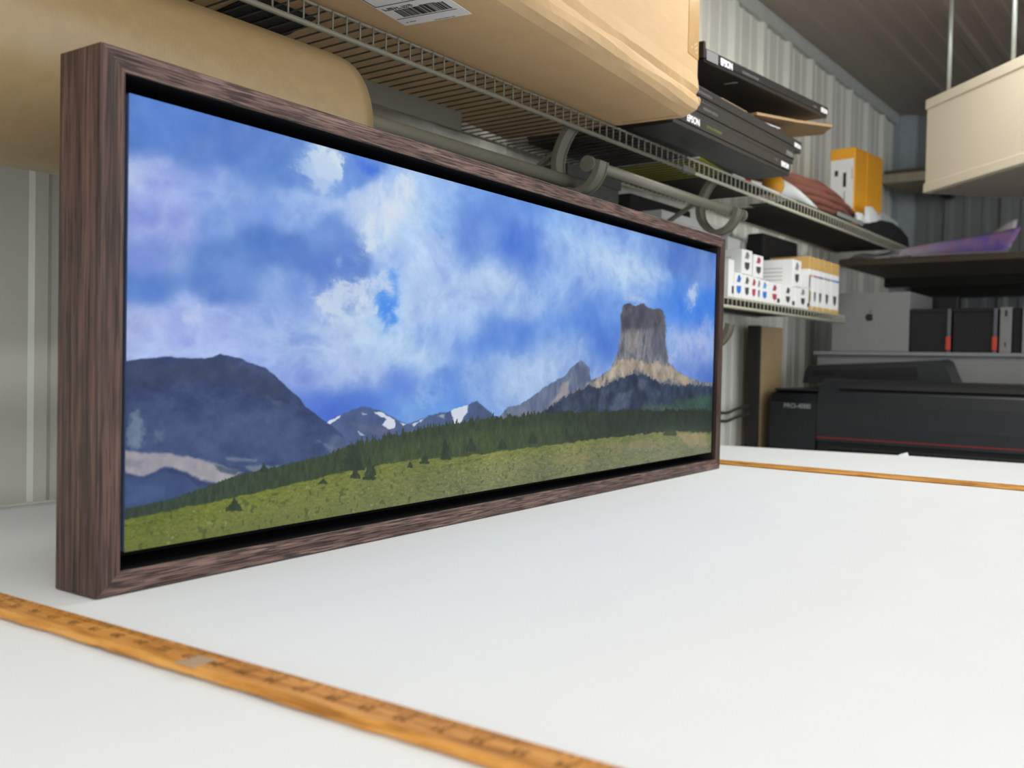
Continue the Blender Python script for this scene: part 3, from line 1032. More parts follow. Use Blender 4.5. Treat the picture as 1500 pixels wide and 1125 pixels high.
# ================================================================== CARDBOARD BOX
YB = math.radians(5.4)
ZB = .6785
t = thing('cardboard_box', 'large brown cardboard box with a shipping label underneath, overhanging the upper shelf', 'box', (1.243, .085, ZB), YB)
MB_ = Matrix.Translation((1.243, .085, ZB)) @ Matrix.Rotation(YB, 4, 'Z')
BL, BDp, BH = 1.55, .43, .42
# cross-section in (y,z): crushed lower front edge
sec = [(.030, 0), (BDp, 0), (BDp, BH), (.004, BH), (.004, .075), (.001, .050), (.006, .040), (-.002, .030), (-.004, .020), (.000, .010), (.010, .0045)]
rr = random.Random(4)
b = bmesh.new()
nx = 60
rings = []
for i in range(nx + 1):
    x = -BL + BL * i / nx
    ring = []
    for k, (y, z) in enumerate(sec):
        jx = 0
        amp_ = .0014 if k in (5, 6, 7, 8, 9, 10) else 0
        yy = y + amp_ * math.sin(x * 23 + k) + rr.uniform(-.5, .5) * amp_
        zz = z + amp_ * math.sin(x * 17 + k * 2)
        if i == nx and k in (7, 8, 9, 10):
            jx = -.006 - .003 * (k % 2)
        ring.append(b.verts.new((x + jx, yy, zz)))
    rings.append(ring)
ns = len(sec)
for i in range(nx):
    for k in range(ns):
        b.faces.new((rings[i][k], rings[i][(k + 1) % ns], rings[i + 1][(k + 1) % ns], rings[i + 1][k]))
b.faces.new(rings[0][::-1])
b.faces.new(rings[-1])
bmesh.ops.transform(b, matrix=MB_, verts=b.verts)
link('box_body', b, M_card, t)
# crushed corner scrap
b = bmesh.new()
bmesh.ops.create_icosphere(b, subdivisions=2, radius=.006)
for v in b.verts:
    v.co = v.co * rr.uniform(.7, 1.3)
bmesh.ops.scale(b, vec=(.7, .8, 1.4), verts=b.verts)
bmesh.ops.transform(b, matrix=MB_ @ Matrix.Translation((.000, .001, .026)), verts=b.verts)
link('crushed_corner', b, M_card, t)
# tape wrapping the right end
b = bmesh.new()
box(-.052, .0006, .0030, .0036, .105, .40, bm=b, M=MB_)
box(.0002, .0008, .0030, .05, .105, .40, bm=b, M=MB_)
link('packing_tape', b, M_tape, t)
b = bmesh.new()
for i in range(3):
    zc = .118 + i * .006
    tube([MB_ @ Vector((-.036 + k * .005, .0028, zc + .004 * math.sin(k * 1.1 + i))) for k in range(7)], .0004, 4, bm=b)
link('tape_crease', b, mat('tape_glint', (238, 222, 190), .3), t)
# underside flap crease line near the right end
link('flap_crease', box(-.0185, -.017, .035, .150, -.0006, .0002, M=MB_), M_cardd, t)
# shipping label on underside:  P(a,b): a along u-ish (0 at right edge), b along v
LM = Matrix.Translation((.5865, .1645, ZB)) @ Matrix.Rotation(math.radians(-81), 4, 'Z')


def LP(x0, x1, y0, y1, z=-.0006, h=.0002, bm=None):
    # x: along the label width (v direction, 0..), y: along length; underside so z negative
    return box(x0, x1, y0, y1, z - h, z + h, bm=bm, M=LM)


lb = LP(-.0545, .0545, -.165, .0, -.0004, .0003)
lab = link('shipping_label', lb, M_label, t)
lab['label'] = 'white shipping label printed with black barcodes'
b = bmesh.new()
x = -.036
while x < .040:
    w_ = rr.choice((.0006, .0009, .0014, .002, .0026))
    LP(x, x + w_, -.056, -.030, -.0010, bm=b)
    x += w_ + rr.choice((.0006, .0009, .0013, .0018))
link('barcode', b, M_ink, lab)
b = bmesh.new()
x = -.004
while x < .040:
    w_ = rr.choice((.0006, .0009, .0014, .002))
    LP(x, x + w_, -.101, -.082, -.0010, bm=b)
    x += w_ + rr.choice((.0006, .0009, .0013))
link('barcode', b, M_ink, lab)
b = bmesh.new()
LP(-.052, .046, -.0262, -.0252, -.0010, bm=b)
LP(-.052, .046, -.0765, -.0753, -.0010, bm=b)
LP(-.052, -.051, -.165, -.0765, -.0010, bm=b)
link('rule_line', b, M_ink, lab)
RL = LM @ basis((-1, 0, 0), (0, 1, 0), (0, 0, -1), (0, 0, -.0009))
RT = lambda x, y: LM @ basis((-1, 0, 0), (0, 1, 0), (0, 0, -1), (x, y, -.0008))
b = bmesh.new()
for (x0, x1, yy, hh) in ((-.048, -.022, -.067, .0052), (-.018, .002, -.067, .0052), (-.048, -.004, -.0605, .0018), (.006, .030, -.0585, .0016), (-.040, -.030, -.012, .0014), (-.047, -.044, -.012, .002), (-.004, .030, -.004, .0010), (-.048, -.010, -.108, .004)):
    x = x0
    while x < x1:
        c_ = hh * .62
        k = rr.random()
        if k < .85:
            LP(x, x + c_ * .25, yy, yy + hh, -.0010, bm=b)
            LP(x, x + c_ * .75, yy + (hh * .8 if k < .4 else hh * .4), yy + (hh if k < .4 else hh * .6), -.0010, bm=b)
            if k > .5:
                LP(x + c_ * .55, x + c_ * .8, yy, yy + hh, -.0010, bm=b)
        x += c_ * 1.15
o = link('small_print', b, M_ink, lab)
o['kind'] = 'stuff'

# thin flat things on the deck seen from below
b = prism([(.380, .300), (.485, .302), (.506, .385), (.500, .52), (.40, .52)], 2, .6760, .6778)
tag(link('black_sheet', b, M_blackm), 'thin black sheet lying on the upper wire shelf above the paper roll', 'sheet')
b = prism([(1.572, .238), (1.765, .262), (1.98, .30), (1.98, .52), (1.575, .52)], 2, .6762, .6786)
t = tag(link('yellow_folder', b, M_yelg), 'flat olive-yellow folder with a pale edge poking past the upper shelf lip', 'folder')
link('pale_edge', box(1.5685, 1.5715, .240, .52, .6764, .6788), M_whitep, t)
b = prism([(1.20, .29), (1.33, .285), (1.33, .33), (1.20, .335)], 2, .6762, .6776)
# small tags near the lip
t = thing('small_packet', 'tiny white packet with a red end on the shelf lip below the black cartons', 'packet', (1.84, .262, .6762))
link('sleeve', box(1.79, 1.862, .254, .272, .6762, .684, .001), M_whitep, t)
link('red_end', box(1.862, 1.90, .254, .272, .6762, .6835, .001), M_redtab, t)
tag(link('white_strip', box(1.90, 2.10, .256, .270, .6762, .681, .0008), M_whitep), 'narrow white strip lying along the shelf lip before the brown cloth', 'strip')

# ================================================================== BLACK CARTONS
def carton(label, x0, x1, y0, y1, z0, z1, rot=0, tilt=0, texts=()):
    piv = Vector((x0, y0, z0))
    t = thing('black_carton', label, 'carton', piv, group='flat black cartons stacked on the upper shelf', rot=(0, -tilt, rot))
    M = Matrix.Translation(piv) @ Euler((0, -tilt, rot)).to_matrix().to_4x4() @ Matrix.Translation(-piv)
    link('tray', box(x0, x1, y0, y1, z0, z0 + (z1 - z0) * .88, .0015, M=M), M_black, t)
    link('lid', box(x0 - .002, x1 + .002, y0 - .002, y1 + .002, z0 + (z1 - z0) * .30, z1, .0015, M=M), M_black, t)
    for (s, x, z, size, mt, bold) in texts:
        text_mesh('lettering', s, size, M @ FACE_FRONT(x, y0 - .0023, z), mt, t, .0002, bold)
    return t, M


M_ygp = mat('olive_print', (120, 124, 60), .5)
carton('black carton at the bottom of the stack, widest of the flat black cartons', 1.262, 1.886, .149, .50, .6790, .7125, 0, 0,
       (('EPSON', 1.347, .700, .019, M_whitep, .0006), ('ULTRA PREMIUM', 1.445, .700, .010, M_ygp, 0), ('EPSON', 1.850, .699, .016, M_whitep, .0008), ('17 x 22', 1.79, .703, .007, M_greyp, 0)))
carton('black carton second from the bottom of the stack, its end mark grey', 1.266, 1.914, .151, .50, .7135, .7490, 0, 0,
       (('PREMIUM LUSTER', 1.43, .735, .009, M_greyp, 0), ('EPSON', 1.885, .733, .015, M_greyp, .0006)))
carton('black carton third from the bottom of the stack, sticking out farthest below the flap', 1.268, 1.970, .153, .50, .7500, .7790, 0, 0,
       (('SIGNATURE WORTHY', 1.40, .766, .008, M_greyp, 0), ('EPSON', 1.942, .764, .014, M_whitep, .0006)))
carton('short black carton set back under the tilted top carton', 1.36, 1.66, .23, .50, .7795, .828, 0, 0)
t, MT = carton('tilted black carton on top of the stack with white lettering at both ends', 1.395, 2.150, .149, .50, .832, .8600, 0, math.radians(3.6),
               (('EPSON', 1.50, .846, .020, M_whitep, .0008), ('ULTRASMOOTH FINE ART', 1.63, .846, .008, M_greyp, 0), ('EPSON', 2.122, .846, .016, M_whitep, .0006), ('13 x 19', 2.05, .846, .008, M_greyp, 0)))
link('lid_corner', box(1.386, 1.396, .146, .20, .838, .872, .001, M=MT), M_black, t)
link('silver_patch', box(1.40, 1.455, .1462, .1468, .836, .857, M=MT), M_greyp, t)
link('spec_label', box(1.60, 1.612, .17, .20, .8312, .8318, M=MT), M_greyp, t)
# things between top carton and the rest
b = prism([(1.70, .16), (1.93, .150), (2.13, .125), (2.27, .20), (2.20, .42), (1.75, .45)], 2, 0, .006)
bmesh.ops.rotate(b, cent=(1.72, .2, 0), matrix=Matrix.Rotation(math.radians(-7.5), 3, 'Y'), verts=b.verts)
bmesh.ops.translate(b, vec=(0, 0, .794), verts=b.verts)
t = tag(link('cardboard_flap', b, M_cardd), 'tan cardboard sheet wedged beneath the tilted top carton', 'cardboard')
tag(link('white_leaflet', box(1.72, 1.86, .165, .40, .7800, .7830, .0005, M=Matrix.Translation((1.72, 0, .78)) @ Matrix.Rotation(math.radians(-4), 4, 'Y') @ Matrix.Translation((-1.72, 0, -.778))), M_white_s), 'white leaflet sticking out between the black cartons under the tan sheet', 'leaflet')
tag(link('pale_card', box(1.50, 1.64, .158, .225, .7800, .7845, .0005), M_cardd), 'small tan card lying in the gap of the black carton stack', 'card')

# ================================================================== ORANGE PARCEL
t = thing('orange_parcel', 'bright orange padded parcel with a white label standing on the upper shelf', 'parcel', (2.945, .318, .6765), math.radians(-6))
MO = Matrix.Translation((2.945, .318, .6765)) @ Matrix.Rotation(math.radians(-6), 4, 'Z')
b = box(0, .235, 0, .092, 0, .302, .006, M=MO, seg=3)
link('body', b, M_orange, t)
link('fold_flap', box(.10, .236, -.0022, 0, .10, .297, .0008, M=MO), M_orange, t)
ol = link('address_label', box(-.0012, 0, .004, .088, .055, .262, .0004, M=MO), M_label, t)
ol['label'] = 'white address label with two dark marks'
b = bmesh.new()
box(-.002, -.0012, .060, .072, .205, .225, bm=b, M=MO)
box(-.002, -.0012, .030, .041, .165, .215, bm=b, M=MO)
box(-.002, -.0012, .034, .036, .10, .15, bm=b, M=MO)
link('dark_mark', b, M_ink, ol)
link('red_mark', box(-.002, -.0012, .008, .010, .19, .23, M=MO), M_redtab, ol)

# ================================================================== BROWN CLOTH, WHITE ROLL AND BAGS
t = thing('white_roll', 'small white paper roll with an orange end band beneath the brown cloth', 'roll', (2.27, .285, .6765))
b = tube([(2.13, .285, .7070), (2.20, .285, .7070), (2.30, .288, .7040), (2.42, .292, .6970), (2.52, .295, .6895)], [.026, .025, .021, .014, .008], 24)
link('roll_body', b, M_whitec, t, True)
link('end_band', tube([(2.115, .285, .7065), (2.131, .285, .7065)], .0298, 24), M_orange, t, True)
tag(link('dark_green_folder', box(2.23, 2.93, .2535, .40, .6762, .6800, .001), M_green), 'dark green folder lying flat along the shelf lip under the brown cloth', 'folder')

# folded brown cloth: several drooping folds bundled together
t = thing('brown_cloth', 'bundle of folded brown cloth heaped over the white roll', 'cloth', (2.5, .33, .686))


def fold(path, rads, name='fold'):
    P = catmull(path, 5)
    n = len(P)
    R_ = [float(np.interp(i / (n - 1), np.linspace(0, 1, len(rads)), rads)) for i in range(n)]
    b = bmesh.new()
    rings = []
    for i, p in enumerate(P):
        ring = []
        for k in range(16):
            a = k * 2 * math.pi / 16
            ring.append(b.verts.new((p[0], p[1] + 1.25 * R_[i] * math.cos(a), p[2] + R_[i] * math.sin(a) * (1 + .12 * math.sin(i * .9 + k)))))
        rings.append(ring)
    for i in range(n - 1):
        for k in range(16):
            b.faces.new((rings[i][k], rings[i][(k + 1) % 16], rings[i + 1][(k + 1) % 16], rings[i + 1][k]))
    b.faces.new(rings[0][::-1])
    b.faces.new(rings[-1])
    link(name, b, M_brown, t, True)


fold([(2.14, .350, .742), (2.26, .345, .757), (2.40, .345, .768), (2.58, .345, .784), (2.72, .345, .786), (2.86, .35, .765)], [.010, .020, .026, .024, .018, .008])
fold([(2.15, .335, .738), (2.28, .325, .748), (2.44, .318, .756), (2.60, .312, .766), (2.74, .312, .764), (2.88, .318, .742)], [.010, .018, .020, .018, .014, .006])
fold([(2.20, .325, .728), (2.36, .305, .736), (2.50, .298, .738), (2.64, .294, .742), (2.78, .294, .738), (2.90, .298, .722)], [.010, .016, .017, .015, .013, .006])
fold([(2.30, .315, .716), (2.44, .298, .720), (2.56, .288, .716), (2.68, .284, .718), (2.80, .284, .710)], [.009, .014, .015, .013, .006])
fold([(2.40, .31, .704), (2.50, .296, .702), (2.60, .286, .699), (2.72, .282, .699), (2.79, .282, .694)], [.008, .012, .012, .011, .005])
fold([(2.30, .37, .735), (2.50, .365, .755), (2.70, .365, .760), (2.82, .37, .745)], [.016, .024, .022, .012])


def lump(name, label, cat, c, sz, mt, seed, flat=.25):
    b = bmesh.new()
    bmesh.ops.create_icosphere(b, subdivisions=4, radius=1)
    rg = random.Random(seed)
    dirs = [Vector((rg.uniform(-1, 1), rg.uniform(-1, 1), rg.uniform(-.3, 1))).normalized() for _ in range(9)]
    hs = [rg.uniform(.55, .95) for _ in range(9)]
    for v in b.verts:
        d = v.co.normalized()
        s = 1.0
        for q, h in zip(dirs, hs):
            dp = d.dot(q)
            if dp > .2:
                s = min(s, h / max(dp, .2))
        s *= 1 + .05 * math.sin(9 * d.x + seed) * math.sin(8 * d.y)
        p = d * s
        if p.z < -flat:
            p.z = -flat
        v.co = Vector((c[0] + p.x * sz[0], c[1] + p.y * sz[1], c[2] + (p.z + flat) * sz[2]))
    return tag(link(name, b, mt, None, True), label, cat)


lump('white_tissue', 'small bright white tissue clump between the brown cloth and the white cloth bundle', 'tissue', (2.845, .268, .700), (.06, .014, .028), M_whitec, 8)
lump('white_cloth', 'crumpled white cloth bundle at the foot of the orange parcel', 'cloth', (3.03, .274, .708), (.15, .016, .058), M_whitec, 12)
tag(link('white_tray', box(3.20, 3.44, .30, .40, .745, .795, .006, M=Matrix.Translation((3.2, .33, .75)) @ Matrix.Rotation(math.radians(4), 4, 'Y') @ Matrix.Translation((-3.2, -.33, -.75))), mat('translucent_white', (205, 212, 214), .25)), 'shiny whitish plastic tray behind the white cloth bundle', 'tray')
b = bmesh.new()
P0 = [(.0, -.01), (.10, .045), (.30, .060), (.62, .035), (.80, .008), (.80, -.02), (.0, -.02)]
b = prism([(2.90 + a, .693 + h) for a, h in [(0, -.0165), (.02, .010), (.16, .040), (.30, .050), (.42, .040), (.52, .020), (.54, -.0165)]], 1, .256, .294)
tag(link('black_bag', b, M_blackm), 'slumped black bag at the far end of the upper shelf', 'bag')
tag(link('grey_pouch', box(2.60, 2.86, .258, .262, .686, .700, .001), mat('grey_film', (150, 156, 152), .3)), 'thin grey plastic sleeve on edge in front of the brown cloth', 'sleeve')

# ================================================================== LOWER SHELF CARTONS
ZL = .3765


def ucol(px, v=.27, py=430):
    """shelf position (u) on the vertical plane v for a column of the layout drawing"""
    k = (px - 750) / FPX
    rx = DIR[0] + RGT[0] * k - UPV[0] * (py - 562.5) / FPX
    ry = DIR[1] + RGT[1] * k - UPV[1] * (py - 562.5) / FPX
    return CAM[0] + rx * (v - CAM[1]) / ry


def hz(px, py, v=.27):
    k = (px - 750) / FPX
    r_ = DIR + RGT * k - UPV * (py - 562.5) / FPX
    return CAM[2] + r_[2] * (v - CAM[1]) / r_[1]


mcol = {'blue': (50, 120, 205), 'olive': (98, 98, 78), 'red': (176, 66, 88), 'violet': (120, 100, 150), 'cyan': (110, 175, 220), 'dark': (70, 72, 76), 'gold': (190, 176, 92), 'grey': (140, 140, 140), 'pink': (196, 96, 150)}
MK = {k: mat('mark_' + k, c, .5) for k, c in mcol.items()}


def inkbox(label, x0, x1, z0, z1, marks, v=.262, dp=.125, body=None, name='ink_carton', square=False, cat='carton'):
    t = thing(name, label, cat, ((x0 + x1) / 2, v, z0), group='small white ink cartons on the lower shelf')
    link('carton_body', box(x0 + .0008, x1 - .0008, v, v + dp, z0, z1, .0012), body or M_boxw, t)
    w = min(x1 - x0, .060)
    h = z1 - z0
    if marks:
        b = bmesh.new()
        cx = (x0 + x1) / 2
        # small logo: two stacked lozenges
        for (fz, fw, fh) in ((.86, .16, .05), (.74, .26, .09)):
            pts = [(cx - w * fw, z0 + h * (fz - fh)), (cx + w * fw * .4, z0 + h * (fz - fh * 1.2)), (cx + w * fw, z0 + h * (fz + fh)), (cx - w * fw * .4, z0 + h * (fz + fh * 1.2))]
            prism(pts, 1, v - .0007, v + .0002, bm=b)
        link('coloured_mark', b, MK[marks[0]], t)
        b = bmesh.new()
        pts = [(cx - w * .26, z0 + h * .48), (cx + w * .26, z0 + h * .50), (cx + w * .22, z0 + h * .26), (cx, z0 + h * .17), (cx - w * .22, z0 + h * .26)]
        prism(pts, 1, v - .0007, v + .0002, bm=b)
        link('shield_mark', b, MK[marks[1]], t)
    if square:
        link('bar_mark', box(x1 - w * .38, x1 - w * .08, v - .0007, v, z0 + h * .10, z0 + h * .30), M_ink if square == 1 else MK['dark'], t)
    # printed lines on the side facing the near end
    b = bmesh.new()
    for k in range(4):
        box(x0 + .0001, x0 + .0009, v + .03, v + dp - .03, z0 + h * (.25 + k * .14), z0 + h * (.27 + k * .14), bm=b)
    link('side_print', b, MK['grey'], t)
    return t


U = ucol
low = [(1062, 1070.5, 380, None, 'white ink carton at the near end of the lower shelf, beside the frame edge', 1),
       (1071, 1084, 400, ('blue', 'blue'), 'white ink carton with a bright blue mark in the bottom row', 0),
       (1084, 1095, 403, ('olive', 'dark'), 'white ink carton with an olive-grey mark beside the bright blue one', 0),
       (1095, 1104.5, 406, ('red', 'red'), 'white ink carton with a red mark, third full carton in the bottom row', 0),
       (1104.5, 1110, 408, ('violet', 'violet'), 'narrow white ink carton with a violet mark in the bottom row', 0),
       (1110, 1121.5, 411, ('cyan', 'blue'), 'white ink carton with a pale cyan mark in the bottom row', 0),
       (1121.5, 1139, 415, ('red', 'red'), 'wider white ink carton with a dark red mark and a small black bar', 1),
       (1139, 1161, 419, ('dark', 'dark'), 'white ink carton with dark grey marks beneath the single upper carton', 1),
       (1161, 1183, 421, ('grey', 'dark'), 'white grey-marked ink carton ending the bottom row, before the tan-topped ones', 1)]
for (a, b_, yt, mk, lb_, sq) in low:
    u0, u1 = U(a), U(b_)
    inkbox(lb_, u0, u1, ZL, hz((a + b_) / 2, yt), mk, square=sq)
zA = hz(1082, 401)
up = [(1081, 1096.5, 366, 403.2, ('grey', 'dark'), 'upright white ink carton with grey marks stacked highest over the bottom row'),
      (1098.5, 1113, 374, 407.5, ('red', 'dark'), 'upright white ink carton with a pink-red mark on the second layer'),
      (1156, 1169, 381, 419, ('grey', 'dark'), 'upright white carton with one grey mark, stacked right before the tan-topped cartons')]
tops = {0: max(hz(1077, 400), hz(1090, 403)), 1: hz(1100, 406), 2: hz(1150, 419)}
for i, (a, b_, yt, yb, mk, lb_) in enumerate(up):
    u0, u1 = U(a), U(b_)
    z0 = tops[i] + .0006
    inkbox(lb_, u0, u1, z0, hz((a + b_) / 2, yt), mk, v=.262, dp=.125)
z0 = hz(1150, 419) + .0006
inkbox('blank white ink carton stacked beside the tan-topped cartons', U(1169.5), U(1183), max(hz(1150, 419), hz(1172, 421)) + .0006, hz(1176, 401), None, dp=.125)
# taller cartons at the back, left of the upright ones
inkbox('tall grey-white carton standing behind the ink cartons, nearest the frame corner', U(1064, .40), U(1083, .40), ZL, hz(1072, 348, .40), None, v=.40, dp=.125, body=M_boxs, name='tall_carton')
inkbox('pale grey carton standing behind the ink cartons, second from the frame corner', U(1084.5, .46), U(1099, .46), ZL, hz(1092, 355, .46), None, v=.46, dp=.07, body=M_boxs, name='tall_carton')
for i, (a, b_, yt, cs, nm) in enumerate(((1169.5, 1181, 381, 'gold', 'first'), (1181, 1192.5, 384, 'pink', 'second'), (1192.5, 1204, 387, 'violet', 'third'), (1204, 1216, 390, 'grey', 'fourth'), (1216, 1229, 393, 'blue', 'last'))):
    v = .262 if i else .47
    if i == 0:
        u0, u1 = U(1184.5, .262), U(1189, .262)
    u0, u1 = U(a if i else 1184, .262), U(b_ if i else 1189.5, .262)
    if i == 1:
        u0 = U(1190, .262)
        u1 = U(1197, .262)
    if i == 2:
        u0 = U(1197, .262)
        u1 = U(1206, .262)
    if i == 3:
        u0 = U(1206, .262)
        u1 = U(1216.5, .262)
    if i == 4:
        u0 = U(1216.5, .262)
        u1 = U(1229, .262)
    z1 = hz(1200, yt)
    z1 = .535
    t = thing('tan_topped_carton', 'tall white carton with a tan top, %s of the five from the near side' % nm, 'carton', ((u0 + u1) / 2, .262, ZL), group='tall white cartons with tan tops')
    zt = z1 - .037
    u0 += .002
    u1 -= .003
    link('carton_body', box(u0 + .001, u1 - .001, .262, .385, ZL, zt, .0012), M_boxw, t)
    link('tan_top', box(u0 + .001, u1 - .001, .2618, .3852, zt, z1, .0015), M_tanp, t)
    link('tan_base', box(u0 + .001, u1 - .001, .2612, .262, ZL, ZL + .012), M_tanp, t)
    link('colour_stripe', box(u0 + .001, u1 - .001, .2610, .262, zt - .022, zt - .017), MK[cs], t)
    link('shield_mark', prism([(u0 + (u1 - u0) * .3, ZL + .055), (u0 + (u1 - u0) * .7, ZL + .055), (u0 + (u1 - u0) * .66, ZL + .034), (u0 + (u1 - u0) * .5, ZL + .024), (u0 + (u1 - u0) * .34, ZL + .034)], 1, .2612, .262), MK['dark' if i else 'gold'], t)

# white archive box behind, seen between frame top and rod; second box added
t = thing('archive_or_added_box', 'pale grey box standing on the lower shelf behind the top edge of the frame', 'box', (1.78, .45, ZL))
link('box_body', box(1.71, 2.06, .41, .475, ZL, .585, .003, M=None), M_boxs, t)
link('lid', box(1.705, 2.065, .405, .48, .570, .592, .002), M_boxs, t)
t = thing('archive_or_added_box', 'added dim grey lidded box for the shade on the lower shelf behind the middle bracket', 'box', (1.42, .46, ZL))
link('box_body', box(1.30, 1.52, .42, .53, ZL, .628, .003), mat('shade_grey', (66, 67, 62), .6), t)  # added box, its dim grey stands in for under-shelf shade
link('lid', box(1.296, 1.524, .416, .533, .610, .636, .002), mat('shade_grey', (66, 67, 62), .6), t)

tag(link('added_dark_bin', box(2.35, 2.64, .400, .455, ZL, .612, .006), M_blackm), 'added black block for the shade behind the tan-topped cartons on the lower shelf', 'bin')  # added block that fills the shaded space behind the cartons
tag(link('added_dark_carton', box(1.097, 1.285, .430, .533, ZL, .615, .003), mat('shade_charcoal', (58, 58, 54), .7)), 'added charcoal block for the shade on the lower shelf behind the two hanging rods', 'carton')  # added to darken the shaded wall behind the rods

tag(link('added_dark_panel', box(1.70, 2.04, .492, .533, ZL, .640, .003), M_blackm), 'added black upright panel for the shade behind the pale grey box on the lower shelf', 'case')  # added panel, black in place of the shade below the upper shelf

# ================================================================== STUD BOARD AND CABLES ON THE SIDE WALL
tag(link('plywood_board', box(2.60, 2.80, .505, .540, FLOOR, .34, .002), M_ply), 'tan plywood board standing against the side wall left of the black printer', 'board')
tag(link('dark_post', box(2.574, 2.598, .50, .540, FLOOR, .34, .002), M_beamd), 'dark narrow post beside the plywood board', 'post')
for i, (z, sag, lb_) in enumerate(((.083, .03, 'upper of two grey cables sagging along the wall past the frame'), (.055, .028, 'lower of two grey cables sagging along the wall past the frame'))):
    pts = [(2.05 + k * .058, .527, z - sag * math.sin(k / 10 * math.pi * 1.0) + (.004 if k % 3 else 0)) for k in range(11)]
    tag(link('wall_cable', tube([tuple(q) for q in catmull(pts, 3)], .005, 8), M_cable, None, True), lb_, 'cable')

# ================================================================== LARGE PRINTER
U0 = 2.60
t = thing('large_format_printer', 'wide black large-format printer with a thin red line, behind the work table', 'printer', (2.9, -.3, FLOOR))
# side pod
pod = prism([(2.602, -.30), (2.602, -.03), (2.606, .09), (2.625, .118), (2.66, .128), (2.92, .128), (2.92, -.30)], 1, .312, .468)
link('control_pod', pod, M_plast, t)
link('pod_cap', box(2.63, 2.92, .316, .464, .128, .134, .002), M_plast2, t)
text_mesh('model_lettering', 'PRO-4000', .021, FACE_LEFT(2.6015, .375, .078), mat('lettering_grey', (150, 152, 156), .5), t, .0004, .0003)
# lid / front cover with curved top
cv = [(2.600, -.030), (2.598, .02), (2.600, .09), (2.606, .125), (2.622, .150), (2.65, .163), (2.70, .168), (2.95, .166), (2.95, -.030)]
link('front_cover', prism(cv, 1, -1.30, .3085), M_plast2, t, False)
link('top_seam', prism([(2.606, .138), (2.614, .150), (2.624, .158), (2.62, .160), (2.608, .150), (2.603, .140)], 1, -1.30, .24), M_blackm, t)
link('red_line', box(2.5968, 2.599, -1.30, .3085, -.0195, -.0165), M_red, t)
link('lower_cover', box(2.606, 2.95, -1.30, .3085, -.062, -.030, .002), M_blackm, t)
link('paper_slot', box(2.596, 2.61, -1.25, .27, -.052, -.046, .001), M_plast2, t)
link('chassis', box(2.61, 2.95, -1.30, .46, -.32, -.062, .004), M_plast, t)
for y in (-1.15, .35):
    link('stand_leg', box(2.74, 2.82, y - .03, y + .03, FLOOR + .05, -.32, .004), M_plast, t)
    link('stand_foot', box(2.55, 2.96, y - .035, y + .035, FLOOR, FLOOR + .05, .006), M_plast, t)
# rear roll cover
b = bmesh.new()
hb = [(.430, .150), (.425, .188), (.412, .212), (-.010, .236), (-.022, .228), (-.050, .166)]
A_ = [b.verts.new((2.80, y, z)) for y, z in hb]
B_ = [b.verts.new((2.94, y, z + (.004 if z > .17 else 0))) for y, z in hb]
b.faces.new(A_)
b.faces.new(B_[::-1])
for i in range(6):
    b.faces.new((A_[i], B_[i], B_[(i + 1) % 6], A_[(i + 1) % 6]))
link('rear_roll_cover', b, M_plast2, t)
link('cover_slot', prism([(.395, .178), (.390, .196), (.06, .212), (.055, .178)], 0, 2.795, 2.801), M_blackm, t)

# ================================================================== CABINET WITH BOXES BEHIND THE PRINTER
t = thing('storage_cabinet', 'light grey low cabinet behind the printer, under the boxes', 'cabinet', (3.35, -.3, FLOOR))
link('body', box(3.00, 3.75, -1.2, .452, FLOOR, .252, .003), M_greyb, t)
link('top_panel', box(2.985, 3.76, -1.21, .460, .252, .2645, .002), M_greyb, t)
link('door', box(2.990, 3.00, -.30, .448, FLOOR + .05, .235, .002), M_lgrey, t)
link('door', box(2.990, 3.00, -1.19, -.31, FLOOR + .05, .235, .002), M_lgrey, t)
t = thing('computer_box', 'pale grey carton with a black fruit emblem, on the low cabinet', 'box', (3.2, .27, .2645))
link('carton_body', box(3.02, 3.34, .142, .408, .2660, .474, .002), M_lgrey, t)
link('carton_foot', box(3.05, 3.31, .155, .395, .2645, .2662), M_lgrey, t)


def apple(cx, cz, s):
    pts = []
    for k in range(40):
        a = 2 * math.pi * k / 40
        x = math.cos(a)
        z = math.sin(a)
        rx = .98 - .10 * (z < 0) * abs(z)
        q = (x * rx, z * .95 - .13 * math.exp(-(x / .22) ** 2) * (1 if z > 0 else -1))
        d = math.hypot(q[0] - 1.12, q[1] - .12)
        if d < .42:
            q = (1.12 - math.sqrt(max(0, .42 ** 2 - (q[1] - .12) ** 2)), q[1])
        pts.append((cx - q[0] * s, cz + q[1] * s))
    b = prism(pts, 0, 3.0190, 3.0202)
    lf = [(.02, 1.10), (.10, 1.45), (.38, 1.72), (.40, 1.40), (.22, 1.16)]
    prism([(cx - a * s, cz + c * s) for a, c in lf], 0, 3.0190, 3.0202, bm=b)
    return b


link('emblem', apple(.276, .386, .0145), M_ink, t)


def crate(label, y0, y1, x0=3.02):
    t = thing('black_crate', label, 'crate', (x0 + .15, (y0 + y1) / 2, .2645), group='black crates on the low cabinet')
    link('crate_body', box(x0, x0 + .28, y0 + .012, y1, .2645, .411, .003), M_blackm, t)
    link('crate_rim', box(x0 - .003, x0 + .283, y0 + .010, y1 + .001, .400, .413, .002), M_blackm, t)
    link('latch_strap', box(x0 - .006, x0, y0 + .001, y0 + .012, .2645, .412, .001), mat('strap_grey', (90, 94, 100), .4), t)
    link('red_latch', box(x0 - .012, x0 - .006, y0 - .001, y0 + .015, .272, .318, .003), M_redtab, t)


